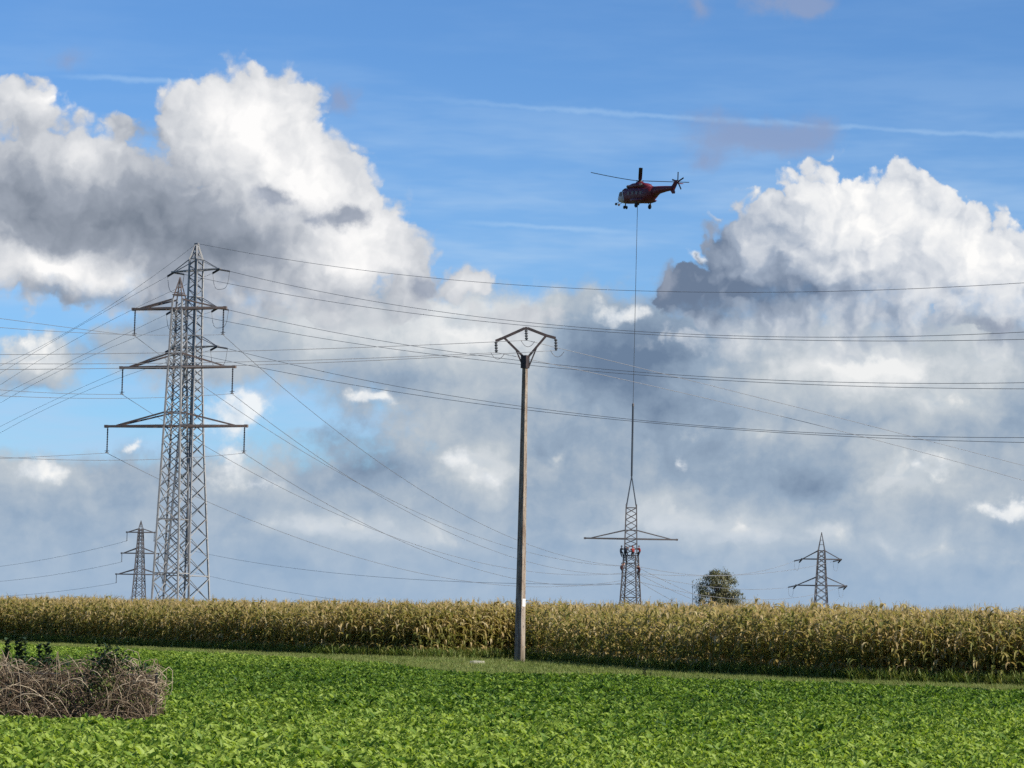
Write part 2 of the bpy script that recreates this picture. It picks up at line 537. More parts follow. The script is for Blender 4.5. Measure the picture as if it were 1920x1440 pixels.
M_SOIL = material('field_soil', (.08, .08, .04), 0.95, build=soil_build)
gx = [-2500, -1500, -400, -120] + list(range(-60, 61, 4)) + [120, 400, 1500, 2500]
gy = [-1000, -400, -60, 0, 12, 20] + [22 + 4 * i for i in range(34)] + [180, 300, 600, 1500, 2500, 4000]
gv, gf = [], []
for y in gy:
    for x in gx:
        near = abs(x) < 61 and 12 < y < 160
        gv.append((x, y, 0.04 * math.sin(x * .7 + y * .31) * math.sin(y * .43 - x * .2) - 0.02 if near else 0.0))
for j in range(len(gy) - 1):
    for i in range(len(gx) - 1):
        a = j * len(gx) + i
        gf.append((a, a + 1, a + 1 + len(gx), a + len(gx)))
tag(mesh_obj('ground', gv, gf, M_SOIL, smooth=True), kind='structure')

# field boundaries on the ground, read off along their edges (photograph pixels -> ground points)
CORN_EDGE = [ground(*p) for p in [(-420, 1190), (-150, 1198), (0, 1203), (300, 1216), (600, 1229), (800, 1235), (985, 1237), (1100, 1247), (1300, 1263), (1600, 1279), (1920, 1289), (2300, 1300)]]
CROP_EDGE = [ground(p[0], p[1] + (5 if p[0] < 500 else 6 if p[0] < 1050 else 3)) for p in [(-420, 1193), (-150, 1202), (0, 1208), (300, 1220), (600, 1235), (720, 1245), (860, 1261), (985, 1266), (1100, 1269), (1300, 1277), (1600, 1289), (1920, 1299), (2300, 1310)]]


def edge_y(edge, x):
    for a, b in zip(edge, edge[1:]):
        if a.x <= x <= b.x:
            return a.y + (b.y - a.y) * (x - a.x) / (b.x - a.x)
    return None


def leaf_mat(name, attr, stops, trans=0.35, rough=0.55, var=0.25, patch=None, spec=0.35, tint=(1.25, 1.2, 0.7), inst=None):
    """leaf surface: colour by a stored dryness value, varied per plant and per leaf, thin enough to let light through"""
    m = bpy.data.materials.new(name)
    m.use_nodes = True
    t = NT(m.node_tree)
    nt = m.node_tree
    p = nt.nodes['Principled BSDF']
    at_ = t.n('ShaderNodeAttribute', attribute_name=attr)
    oi = t.n('ShaderNodeObjectInfo')
    f = t.add(at_.outputs['Fac'], t.mul(t.sub(oi.outputs['Random'], 0.5), var))
    g = t.n('ShaderNodeNewGeometry')
    if patch:
        f = t.add(f, t.mul(t.sub(t.noise(g.outputs['Position'], patch[0], 4, 0.55, dim='3D'), 0.5), patch[1]))
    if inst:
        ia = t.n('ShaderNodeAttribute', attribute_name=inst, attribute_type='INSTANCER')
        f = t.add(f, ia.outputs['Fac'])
    c = t.ramp(f, stops)
    t.set(p.inputs['Base Color'], c)
    p.inputs['Roughness'].default_value = rough
    p.inputs['Specular IOR Level'].default_value = spec
    tr = t.n('ShaderNodeBsdfTranslucent')
    t.set(tr.inputs['Color'], t.v('MULTIPLY', c, tint))
    mx = t.n('ShaderNodeMixShader')
    mx.inputs[0].default_value = trans
    nt.links.new(p.outputs[0], mx.inputs[1]); nt.links.new(tr.outputs[0], mx.inputs[2])
    nt.links.new(mx.outputs[0], nt.nodes['Material Output'].inputs['Surface'])
    return m


class PlantMesh:
    def __init__(s):
        s.v = []; s.f = []; s.a = []

    def leaf(s, p0, az, elev, length, width, droop, n=5, fold=0.25, a=0.5, a_tip=None, twist=0.0, shape='lance', curl=0.0):
        """leaf blade as a V-folded strip that leaves p0 and bends over"""
        p = Vector(p0); b = len(s.v)
        e = elev
        step = length / n
        for i in range(n + 1):
            q = i / n
            if shape == 'lance':
                w = width * (min(1.0, 0.45 + 2.2 * q) * (1 - q ** 2.2))
            else:
                w = width * (0.12 if q < 0.3 else math.sin(min(1.0, (q - 0.25) / 0.75) * math.pi) ** 0.6 * (1.0 if q < .98 else .3))
            d = Vector((math.cos(az) * math.cos(e), math.sin(az) * math.cos(e), math.sin(e)))
            sx = Vector((-math.sin(az + twist * q), math.cos(az + twist * q), 0))
            nn = d.cross(sx)
            if nn.z < 0:
                nn = -nn
            s.v += [tuple(p - sx * w / 2 + nn * fold * w), tuple(p), tuple(p + sx * w / 2 + nn * fold * w)]
            av = a + ((a_tip if a_tip is not None else a) - a) * q
            s.a += [av, av, av]
            if i:
                k = b + 3 * i
                s.f += [(k - 3, k - 2, k + 1, k), (k - 2, k - 1, k + 2, k + 1)]
            p = p + d * step
            e -= droop / n * (0.5 + q)
            az += curl / n

    def stalk(s, pts, r0, r1, a, n=4):
        mb = MB(); mb.tube(pts, r0, n, r1)
        b = len(s.v)
        s.v += mb.v; s.f += [tuple(b + i for i in f) for f in mb.f]; s.a += [a] * len(mb.v)

    def obj(s, name, mat, link=False):
        me = bpy.data.meshes.new(name)
        me.from_pydata(s.v, [], s.f)
        at_ = me.attributes.new('dry', 'FLOAT', 'POINT')
        at_.data.foreach_set('value', s.a)
        me.polygons.foreach_set('use_smooth', [True] * len(me.polygons))
        me.materials.append(mat)
        me.update()
        o = bpy.data.objects.new(name, me)
        if link:
            COL.objects.link(o)
        return o


def scatter(name, pts, rots, scales, idx, protos, shade_tone=None):
    """one object that carries the planting points; geometry nodes set one plant of the given kinds on each"""
    me = bpy.data.meshes.new(name)
    me.vertices.add(len(pts))
    me.vertices.foreach_set('co', np.asarray(pts, dtype=np.float32).ravel())
    a = me.attributes.new('rot', 'FLOAT_VECTOR', 'POINT'); a.data.foreach_set('vector', np.asarray(rots, dtype=np.float32).ravel())
    a = me.attributes.new('scl', 'FLOAT', 'POINT'); a.data.foreach_set('value', np.asarray(scales, dtype=np.float32))
    a = me.attributes.new('kindno', 'INT', 'POINT'); a.data.foreach_set('value', np.asarray(idx, dtype=np.int32))
    if shade_tone is not None:
        a = me.attributes.new('shade_tone', 'FLOAT', 'POINT'); a.data.foreach_set('value', np.asarray(shade_tone, dtype=np.float32))
    o = bpy.data.objects.new(name, me)
    COL.objects.link(o)
    ng = bpy.data.node_groups.new(name + '_planting', 'GeometryNodeTree')
    ng.interface.new_socket('Geometry', in_out='INPUT', socket_type='NodeSocketGeometry')
    ng.interface.new_socket('Geometry', in_out='OUTPUT', socket_type='NodeSocketGeometry')
    N = ng.nodes; L = ng.links
    gi = N.new('NodeGroupInput'); go = N.new('NodeGroupOutput')
    join = N.new('GeometryNodeJoinGeometry')

    def named(nm, dt):
        q = N.new('GeometryNodeInputNamedAttribute'); q.data_type = dt; q.inputs['Name'].default_value = nm
        return q.outputs[0]
    for k, pr in enumerate(protos):
        cmp_ = N.new('FunctionNodeCompare'); cmp_.data_type = 'INT'; cmp_.operation = 'EQUAL'
        L.new(named('kindno', 'INT'), cmp_.inputs[2]); cmp_.inputs[3].default_value = k
        io = N.new('GeometryNodeObjectInfo'); io.inputs['Object'].default_value = pr
        ip = N.new('GeometryNodeInstanceOnPoints')
        L.new(gi.outputs[0], ip.inputs['Points'])
        L.new(cmp_.outputs[0], ip.inputs['Selection'])
        L.new(io.outputs['Geometry'], ip.inputs['Instance'])
        e2r = N.new('FunctionNodeEulerToRotation')
        L.new(named('rot', 'FLOAT_VECTOR'), e2r.inputs[0])
        L.new(e2r.outputs[0], ip.inputs['Rotation'])
        L.new(named('scl', 'FLOAT'), ip.inputs['Scale'])
        L.new(ip.outputs[0], join.inputs[0])
    L.new(join.outputs[0], go.inputs[0])
    md = o.modifiers.new('planting', 'NODES'); md.node_group = ng
    return o


# ------------------------------------------------------------------ maize field
M_CORN = leaf_mat('maize_leaf', 'dry', [(0.0, (.13, .16, .045)), (0.3, (.235, .23, .062)), (0.55, (.345, .285, .09)), (0.8, (.46, .335, .145)), (1.0, (.60, .49, .27))], trans=0.5, rough=0.6, var=0.30, patch=(0.35, 0.45), tint=(1.1, 1.12, .85))


def maize(seed):
    r = random.Random(seed)
    P = PlantMesh()
    H = r.uniform(1.95, 2.25)
    lean = (r.uniform(-.08, .08), r.uniform(-.08, .08))
    pt = lambda z: Vector((lean[0] * z * z / 4, lean[1] * z * z / 4, z))
    P.stalk([pt(0), pt(H * .5), pt(H)], 0.014, 0.006, 0.45)
    az = r.uniform(0, 6.28)
    nl = r.randint(9, 11)
    for i in range(nl):
        q = i / (nl - 1)
        z = 0.18 + q * (H - 0.30)
        az += math.pi + r.uniform(-.5, .5)
        dry = 0.06 + 0.50 * q ** 1.2 + r.uniform(-.2, .25)
        if r.random() < 0.14:
            dry = r.uniform(.75, 1.0)
        if q < 0.2 and r.random() < 0.6:
            dry = r.uniform(.5, .8)
        ln = (0.95 - 0.40 * abs(q - .45)) * r.uniform(.8, 1.15)
        if q > .85:
            ln *= .75
        P.leaf(pt(z), az, r.uniform(.8, 1.3), ln, r.uniform(.10, .16), r.uniform(2.6, 4.6), 7, .22, dry, min(1, dry + r.uniform(0, .35)), r.uniform(-1.2, 1.2), curl=r.uniform(-.6, .6))
    # ear in its husk
    ez = r.uniform(.95, 1.2)
    a2 = r.uniform(0, 6.28)
    d = Vector((math.cos(a2) * .5, math.sin(a2) * .5, .85)).normalized()
    mb = MB(); mb.lathe(pt(ez), d, [(0, .012), (.05, .03), (.14, .032), (.24, .015), (.27, .004)], 5)
    b = len(P.v); P.v += mb.v; P.f += [tuple(b + i for i in f) for f in mb.f]; P.a += [r.uniform(.7, .95)] * len(mb.v)
    # tassel
    for k in range(r.randint(5, 8)):
        a3 = r.uniform(0, 6.28); e = r.uniform(.75, 1.5) if k else 1.55
        P.leaf(pt(H - .03 + .02 * k), a3, e, r.uniform(.18, .30), .014, r.uniform(.2, .9), 3, .1, r.uniform(.72, .86))
    return P.obj('maize_plant_%d' % seed, M_CORN)


corn_protos = [maize(100 + i) for i in range(7)]
rng = np.random.default_rng(5)
pts, rots, scl = [], [], []
x0, x1 = CORN_EDGE[0].x + 0.5, CORN_EDGE[-1].x - 0.2
rows = [0.0, .55] + [0.55 + .7 * i for i in range(1, 14)] + [10.5 + 1.6 * i for i in range(1, 14)] + [34 + 4 * i for i in range(9)]
for k, dep in enumerate(rows):
    sp = 0.20 if k < 5 else (0.24 if k < 15 else .34)
    x = x0
    while x < x1:
        ey = edge_y(CORN_EDGE, x)
        if ey is not None:
            gap = math.sin(x * 3.1 + 2 * math.sin(x * .77)) * .10
            pts.append((x + rng.normal(0, .04) + dep * .5, ey + .15 + dep + gap + rng.normal(0, .06), -0.02))
            rots.append((rng.normal(0, .06), rng.normal(0, .06), rng.uniform(0, 6.283)))
            big = .96 + .025 * math.sin(x * .23 + 1) + .02 * math.sin(x * .9 + dep) - (.035 if x < -14 else 0)
            scl.append(float(np.clip(rng.normal(1.0, .04), .85, 1.10)) * big * (0.92 if k == 0 else 1.0))
        slope = 1.0 / math.hypot(1, 1.35)
        x += sp * slope * rng.uniform(.75, 1.25)
idx = rng.integers(0, len(corn_protos), len(pts))
tag(scatter('maize_crop', pts, rots, scl, idx, corn_protos), 'tall golden brown maize standing in a solid field behind the green crop', 'maize', kind='stuff')
print('maize', len(pts))

# ------------------------------------------------------------------ low green crop
M_CROP = leaf_mat('crop_leaf', 'dry', [(0.0, (.025, .065, .012)), (0.35, (.075, .155, .020)), (0.65, (.18, .285, .038)), (1.0, (.34, .44, .085))], trans=0.48, rough=0.5, var=0.35, patch=(0.5, 0.35), spec=0.25, inst='shade_tone', tint=(1.2, 1.2, .6))


def crop_plant(seed):
    r = random.Random(seed)
    P = PlantMesh()
    n = r.randint(14, 18)
    a = r.uniform(0, 6.28)
    for i in range(n):
        a += 2.4 + r.uniform(-.4, .4)
        q = i / n
        L = r.uniform(.09, .20)
        P.leaf((r.uniform(-.03, .03), r.uniform(-.03, .03), .01), a, r.uniform(.75, 1.25) + .3 * q, L, r.uniform(.035, .065), r.uniform(.5, 2.4), 5, r.uniform(.12, .5), r.uniform(.05, .6) + (.5 if r.random() < .05 else 0), r.uniform(.2, 1.0), r.uniform(-1.0, 1.0), 'spoon', curl=r.uniform(-1.0, 1.0))
    # wavy, slightly lobed blades
    P.v = [(x + r.uniform(-.006, .006), y + r.uniform(-.006, .006), z + r.uniform(-.010, .010)) for x, y, z in P.v]
    return P.obj('crop_plant_%d' % seed, M_CROP)


crop_protos = [crop_plant(200 + i) for i in range(8)]
pts, rots, scl, shade_tone = [], [], [], []
y = 27.0
while y < 170:
    step = .165 if y < 60 else .21 if y < 90 else .26
    hw = y * (960 / F) * 1.12 + 2.5
    x = -hw
    while x < hw:
        ey = edge_y(CROP_EDGE, x)
        if ey is not None and y < ey - 0.1 + .5 * math.sin(x * 2.3):
            if -14.5 < x < -5.55 and 41.5 < y < 45.2:
                under_heap = True       # the bramble heap stands here
            else:
                under_heap = False
            # thin spots where the soil shows
            thin = math.sin(x * .61 + 3 * math.sin(y * .13)) * math.sin(y * .37 + 1.3 * math.sin(x * .29))
            thin2 = math.sin(x * 1.9 + 2 * math.sin(y * .8)) * math.sin(y * 1.5 + 1.4 * math.sin(x * 1.2))
            if not under_heap and not (thin > .90 and rng.random() < .8) and not (thin2 > .84 and rng.random() < .85):
                pts.append((x + rng.normal(0, .06), y + rng.normal(0, .06), -.02))
                rots.append((rng.normal(0, .12), rng.normal(0, .12), rng.uniform(0, 6.283)))
                s = float(np.clip(rng.normal(1.0, .17), .55, 1.5)) * (1 + .16 * math.sin(x * .45 + 1.1 * math.sin(y * .2)) * math.sin(y * .33))
                scl.append(s)
                # band of shade across the field, painted into leaf colour; brighter nearer and beyond
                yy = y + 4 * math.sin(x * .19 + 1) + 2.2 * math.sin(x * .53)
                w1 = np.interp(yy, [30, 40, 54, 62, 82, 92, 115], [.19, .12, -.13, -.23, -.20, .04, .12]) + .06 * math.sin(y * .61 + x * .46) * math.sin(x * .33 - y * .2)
                shade_tone.append(.08 + w1 + rng.normal(0, .06))
        x += step * rng.uniform(.8, 1.2)
    y += step
idx = rng.integers(0, len(crop_protos), len(pts))
tag(scatter('green_crop', pts, rots, scl, idx, crop_protos, shade_tone), 'low bright green leafy crop covering the ground in front of the maize', 'crop', kind='stuff')
print('crop', len(pts))

# ------------------------------------------------------------------ grass margin between the two
M_GRASS = leaf_mat('margin_grass', 'dry', [(0.0, (.075, .135, .022)), (0.5, (.155, .205, .042)), (1.0, (.30, .28, .11))], trans=0.3, rough=0.6, var=0.4, patch=(0.3, 0.6))


def tuft(seed):
    r = random.Random(seed)
    P = PlantMesh()
    for i in range(16):
        a = r.uniform(0, 6.28)
        P.leaf((r.uniform(-.12, .12), r.uniform(-.12, .12), 0), a, r.uniform(.7, 1.4), r.uniform(.06, .17), .010, r.uniform(.4, 1.4), 3, .1, r.uniform(.1, .7), r.uniform(.3, 1.0))
    return P.obj('grass_tuft_%d' % seed, M_GRASS)


grass_protos = [tuft(300 + i) for i in range(5)]
pts, rots, scl = [], [], []
for k in range(26000):
    x = rng.uniform(CORN_EDGE[2].x - 3, CORN_EDGE[-2].x + 3)
    e0, e1 = edge_y(CROP_EDGE, x), edge_y(CORN_EDGE, x)
    if e0 is None or e1 is None:
        continue
    y = rng.uniform(e0 - .6, e1 + .5)
    pts.append((x, y, -.01)); rots.append((0, 0, rng.uniform(0, 6.28))); scl.append(rng.uniform(.6, 1.3))
tag(scatter('grass', pts, rots, scl, rng.integers(0, 5, len(pts)), grass_protos), 'short grass strip between the green crop and the maize', 'grass', kind='stuff')
# ------------------------------------------------------------------ lattice towers
UNIT = None


def unit_bar():
    """unit angle-iron bar along z (L section), shared by all bracing bars"""
    global UNIT
    if UNIT is None:
        me = bpy.data.meshes.new('angle_iron')
        sec = [(-.5, -.5), (.5, -.5), (.5, -.22), (-.22, -.22), (-.22, .5), (-.5, .5)]
        v = [(x, y, z) for z in (0, 1) for x, y in sec]
        f = [(i, (i + 1) % 6, 6 + (i + 1) % 6, 6 + i) for i in range(6)] + [(5, 4, 3, 2, 1, 0), (6, 7, 8, 9, 10, 11)]
        me.from_pydata(v, [], f); me.update(); me.materials.append(M_STEEL)
        UNIT = me
    return UNIT


def bar_obj(name, a, b, w, parent, mat=None):
    """angle-iron bar a->b (in the parent's space) as an object of its own that shares one mesh"""
    a, b = Vector(a), Vector(b)
    o = bpy.data.objects.new(name, unit_bar())
    COL.objects.link(o)
    o.parent = parent
    d = b - a
    q = d.to_track_quat('Z', 'Y')
    o.matrix_local = Matrix.Translation(a) @ q.to_matrix().to_4x4() @ Matrix.Diagonal((w, w, d.length, 1))
    if mat and mat is not M_STEEL:
        o.material_slots[0].link = 'OBJECT'; o.material_slots[0].material = mat
    return o


def disc_string(mb, a, b, r, n_disc):
    """insulator string with sheds between a and b"""
    a, b = Vector(a), Vector(b)
    L = (b - a).length
    prof = [(0, r * .3)]
    for i in range(n_disc):
        t0 = L * (i + .15) / n_disc; t1 = L * (i + .5) / n_disc; t2 = L * (i + .85) / n_disc
        prof += [(t0, r * .55), (t1, r), (t2, r * .55)]
    prof += [(L, r * .3)]
    mb.lathe(a, b - a, prof, 7)


class Tower:
    """square lattice body whose half-width follows `prof` [(z, half width)], local x along the cross-arms"""
    def __init__(s, name, label, loc, rz, prof, cat='pylon', group=None):
        s.root = empty(name, loc, rz, label, cat, group)
        s.prof = prof

    def hw(s, z):
        p = s.prof
        for (z0, w0), (z1, w1) in zip(p, p[1:]):
            if z0 <= z <= z1:
                return w0 + (w1 - w0) * (z - z0) / (z1 - z0)
        return p[-1][1] if z > p[-1][0] else p[0][1]

    def corner(s, z, sx, sy):
        h = s.hw(z)
        return Vector((sx * h, sy * h, z))

    def legs(s, w, z0=None, z1=None, mat=None):
        zs = [z for z, _ in s.prof]
        z0 = zs[0] if z0 is None else z0; z1 = zs[-1] if z1 is None else z1
        zz = [z0] + [z for z in zs if z0 < z < z1] + [z1]
        for sx in (-1, 1):
            for sy in (-1, 1):
                mb = MB()
                for a, b in zip(zz, zz[1:]):
                    mb.bar(s.corner(a, sx, sy), s.corner(b, sx, sy) + Vector((0, 0, .02)), w, n=4)
                mb.build('leg', mat or M_STEEL, s.root)

    def bracing(s, levels, w, style='X', joined=False, mat=None):
        """diagonals on the four faces between successive levels"""
        J = MB()
        F4 = [((-1, -1), (1, -1)), ((1, -1), (1, 1)), ((1, 1), (-1, 1)), ((-1, 1), (-1, -1))]
        for k, (za, zb) in enumerate(zip(levels, levels[1:])):
            for fi, (ca, cb) in enumerate(F4):
                A0, B0 = s.corner(za, *ca), s.corner(za, *cb)
                A1, B1 = s.corner(zb, *ca), s.corner(zb, *cb)
                out = Vector(((ca[0] + cb[0]) / 2, (ca[1] + cb[1]) / 2, 0)) * (w * .5)
                segs = []
                if style == 'X':
                    segs = [(A0 + out * .6, B1 + out * .6), (B0 - out * .9, A1 - out * .9)]
                elif style == 'Z':
                    segs = [(A0, B1) if (k + fi) % 2 else (B0, A1)]
                for a, b in segs:
                    if joined:
                        J.bar(a, b, w, n=4)
                    else:
                        bar_obj('bracing_bar', a, b, w, s.root, mat)
        if joined:
            J.build('bracing', mat or M_STEEL, s.root)

    def ring(s, z, w, mat=None, joined=False):
        c = [s.corner(z, *q) for q in ((-1, -1), (1, -1), (1, 1), (-1, 1))]
        J = MB()
        for a, b in zip(c, c[1:] + c[:1]):
            if joined:
                J.bar(a, b, w)
            else:
                bar_obj('horizontal_bar', a, b, w, s.root, mat)
        if joined:
            J.build('horizontal_frame', mat or M_STEEL, s.root)

    def arm(s, z, half, rise, w, sides=(-1, 1), mat=None, tie=None, tip_in=0.82):
        """cross-arm pair: two flat chords that meet at the tip, ties sloping down to it, lattice between the chords"""
        mat = mat or M_RUST
        for sx in sides:
            h0, h1 = s.hw(z), s.hw(z + rise)
            tip = Vector((sx * half, 0, z))
            mb = MB()
            for sy in (-1, 1):
                mb.bar((sx * h0 * .98, sy * h0, z), tip + Vector((0, sy * .10, 0)), w, w * 1.15)
            n = max(3, int(half / 1.1))
            for i in range(1, n):
                q = i / n
                x = sx * (h0 + (half - h0) * q); yy = h0 + (.10 - h0) * q
                x2 = sx * (h0 + (half - h0) * (i + 1) / n); y2 = h0 + (.10 - h0) * (i + 1) / n
                mb.bar((x, -yy, z), (x, yy, z), w * .5)
                mb.bar((x, -yy, z), (x2, y2, z), w * .5)
            mb.box(tip + Vector((sx * .05, 0, 0)), (.35, .34, w * 1.5))
            a = mb.build('cross_arm', mat, s.root)
            tm = tie or mat
            for sy in (-1, 1):
                t = MB()
                t.bar((sx * h1, sy * h1, z + rise), (sx * (h0 + (half - h0) * tip_in), sy * (h0 + (.10 - h0) * tip_in), z + w * .4), w * .75)
                t.build('tie_bar', tm, a)

    def peak(s, z0, z1, w, joined=False, mat=None):
        tip = Vector((0, 0, z1))
        mat = mat or M_RUST
        p = MB()
        h = s.hw(z0)
        for sx in (-1, 1):
            for sy in (-1, 1):
                p.bar((sx * h, sy * h, z0), tip, w)
        for q in (.3, .55, .78):
            r = h * (1 - q); z = z0 + (z1 - z0) * q
            c = [Vector((x * r, y * r, z)) for x, y in ((-1, -1), (1, -1), (1, 1), (-1, 1))]
            for a, b in zip(c, c[1:] + c[:1]):
                p.bar(a, b, w * .6)
        p.build('peak', mat, s.root)

    def suspension(s, x, z, L, r=.095, n=14):
        mb = MB()
        mb.bar((x, 0, z), (x, 0, z - .25), .07)
        disc_string(mb, (x, 0, z - .2), (x, 0, z - L + .15), r, n)
        o = mb.build('insulator_string', M_INS, s.root)
        c = MB()
        c.bar((x, -.35, z - L + .12), (x, .35, z - L + .12), .07)
        c.bar((x - .25, 0, z - L + .3), (x + .25, 0, z - L + .3), .05)
        c.build('clamp', M_STEELD, o)
        return s.world((x, 0, z - L + .08))

    def tension(s, x, z, d, L, r=.13, n=9):
        """insulator string pulled along direction d (world) from arm tip (x, z); returns its live end in world space"""
        Rm = Matrix.Rotation(-s.root.rotation_euler.z, 3, 'Z')
        d = (Rm @ Vector(d)).normalized()
        a = Vector((x, 0, z - .08)); b = a + d * L
        mb = MB()
        disc_string(mb, a, b, r, n)
        mb.bar(a, a + d * .3, .08)
        mb.build('insulator_string', M_INS, s.root)
        return s.world(b), b

    def loop(s, a, b, drop):
        pts = []
        for i in range(13):
            q = i / 12
            p = Vector(a).lerp(Vector(b), q); p.z -= drop * (1 - (2 * q - 1) ** 4) ** .7
            pts.append(p)
        MB().tube(pts, .028, 5).build('jumper_loop', M_WIRE, s.root)

    def world(s, p):
        return Vector(s.root.location) + Matrix.Rotation(s.root.rotation_euler.z, 3, 'Z') @ Vector(p)


def geo_levels(z0, z1, h0, h1, k=1.0):
    """panel heights that shrink with the body width"""
    out = [z0]; z = z0
    while z < z1 - 1e-6:
        h = h0 + (h1 - h0) * (z - z0) / (z1 - z0)
        z += 2 * h * k
        out.append(z)
    f = (z1 - z0) / (out[-1] - z0)
    return [z0 + (q - z0) * f for q in out]


def zpx(px, py, D):
    return at(px, py, D).z


# --- near tower with hanging insulators
D1 = F / 19.0
b1 = at(318, 1177, D1); b1.z = 0
HL = [zpx(327, 799, D1), zpx(332, 688.5, D1), zpx(338, 578.5, D1)]       # cross-arm heights, lowest first
top1 = zpx(336, 520, D1)
T1 = Tower('lattice_pylon', 'near lattice pylon with three dark cross-arms and six hanging insulators', b1, R(-17),
           [(0, 1.45), (HL[2] + .9, .50)])
T1.legs(.17)
T1.bracing(geo_levels(0.0, HL[0], 1.45, T1.hw(HL[0]), .82), .085)
T1.bracing(geo_levels(HL[0], HL[1], T1.hw(HL[0]), T1.hw(HL[1]), .76), .08)
T1.bracing(geo_levels(HL[1], HL[2], T1.hw(HL[1]), T1.hw(HL[2]), .78), .075)
T1.ring(HL[0] - 9.2, .10); T1.ring(HL[0] - 14.5, .10)
ARMW = [135.5 / 19 / math.cos(R(17)), 109.5 / 19 / math.cos(R(17)), 88.5 / 19 / math.cos(R(17))]
for z, hw_ in zip(HL, ARMW):
    T1.ring(z, .13, M_RUST); T1.ring(z + 1.35, .11, M_RUST)
    T1.arm(z, hw_, 1.35 if z < HL[2] else .9, .19)
T1.peak(HL[2] + .9, top1, .09)
S1 = {}
for k, (z, hw_) in enumerate(zip(HL, ARMW)):
    for sx in (-1, 1):
        S1[k, sx] = T1.suspension(sx * (hw_ - .1), z, 2.75)

# --- tall angle tower right behind it
D2 = F / 17.0
b2 = at(348, 1174, D2); b2.z = 0
top2 = zpx(368, 458, D2)
HL2 = [zpx(366, 651, D2), zpx(367, 579, D2), zpx(367, 507, D2)]
zk = zpx(356, 830, D2)
T2 = Tower('lattice_pylon', 'tallest bare steel angle pylon with black strain insulators, partly behind the near pylon', b2, R(-33),
           [(0, 1.92), (zk, .98), (HL2[0], .62), (HL2[2] + 1.2, .53), (top2 - .1, .10)])
T2.legs(.17)
T2.bracing(geo_levels(0.0, zk, 1.92, .98, .72), .08)
T2.bracing(geo_levels(zk, HL2[0], .98, .62, .62), .08)
T2.bracing(geo_levels(HL2[0], HL2[2] + 1.2, .62, .53, .62), .08, 'Z')
T2.bracing(geo_levels(HL2[2] + 1.2, top2 - .1, .52, .10, 1.0), .06)
T2.ring(zpx(366, 1080, D2), .10)
A2 = 3.25
for z in HL2:
    T2.ring(z, .10); T2.ring(z + 1.3, .09)
    T2.arm(z, A2, 1.25, .10, mat=M_STEEL, tip_in=.95)
mb = MB(); mb.box((0, 0, top2), (.5, .3, .25)); mb.build('peak_cap', M_STEEL, T2.root)
S2 = {}
dR = Vector((1, -.16, -.16)); dL = Vector((-.62, .75, -.24))
for k, z in enumerate(HL2):
    for sx in (-1, 1):
        wr, lr = T2.tension(sx * A2, z, dR, 1.25)
        wl, ll = T2.tension(sx * A2, z, dL, 1.25)
        S2[k, sx, 'R'] = wr; S2[k, sx, 'L'] = wl
        T2.loop(ll, lr, 1.9)

# --- tower being assembled under the helicopter: standing part and hanging part
D3 = F / 12.0
b3 = at(1181, 1185, D3); b3.z = 0
zj = zpx(1183, 1040, D3)
zl = [zpx(1181, 1062, D3), zpx(1181, 1075, D3), zpx(1181, 1089, D3)]
T3 = Tower('lattice_pylon', 'lower half of the pylon under assembly with workers on it', b3, R(-17),
           [(0, 1.55), (zj, .92)])
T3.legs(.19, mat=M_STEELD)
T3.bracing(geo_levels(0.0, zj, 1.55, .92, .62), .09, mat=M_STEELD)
T3.ring(zpx(1181, 1056, D3), .13, M_STEELD); T3.ring(zpx(1181, 1120, D3), .13, M_STEELD); T3.ring(zj - .1, .12, M_STEELD)
zt = zpx(1182, 946, D3); za = zpx(1182, 1010.5, D3)
b3u = b3.copy(); b3u.x = at(1182.5, 1036, D3).x; b3u.z = zj + .12
T3u = Tower('pylon_section', 'upper pylon section with one long cross-arm, hanging from the helicopter sling', b3u, R(-4),
            [(0, .97), (zt - b3u.z, .80)])
H3 = zt - b3u.z; za -= b3u.z
T3u.legs(.15, 0, H3, mat=M_STEELD)
T3u.bracing(geo_levels(0.0, za, .97, .9, .55), .08, mat=M_STEELD)
T3u.bracing(geo_levels(za, H3 - .5, .9, .80, .62), .075, mat=M_STEELD)
T3u.ring(za, .12, M_STEELD); T3u.ring(za + 1.35, .11, M_STEELD); T3u.ring(H3 - .5, .09, M_STEELD)
T3u.arm(za, 85.5 / 12, 1.35, .20, mat=M_STEELD, tip_in=.84)

# --- far tower at left
D4 = F / 6.6
b4 = at(259, 1155, D4); b4.z = 0
HL4 = [zpx(261, 1077, D4), zpx(262, 1037.5, D4), zpx(262, 998, D4)]
T4 = Tower('lattice_pylon', 'small distant lattice pylon with hanging insulators, seen left of the two tall pylons', b4, R(-12), [(0, 1.75), (HL4[2] + 1.0, .52)])
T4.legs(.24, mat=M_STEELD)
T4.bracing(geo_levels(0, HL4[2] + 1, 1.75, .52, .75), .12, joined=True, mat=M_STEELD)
S4 = {}
for k, (z, w) in enumerate(zip(HL4, (46 / 6.6, 36.5 / 6.6, 27.5 / 6.6))):
    T4.ring(z, .16, M_STEELD, True)
    T4.arm(z, w, 1.5 if k < 2 else 1.0, .28, mat=M_STEELD)
    for sx in (-1, 1):
        S4[k, sx] = T4.suspension(sx * (w - .1), z, 2.6, .13, 6)
T4.peak(HL4[2] + 1.0, zpx(263, 976, D4), .14, mat=M_STEELD)

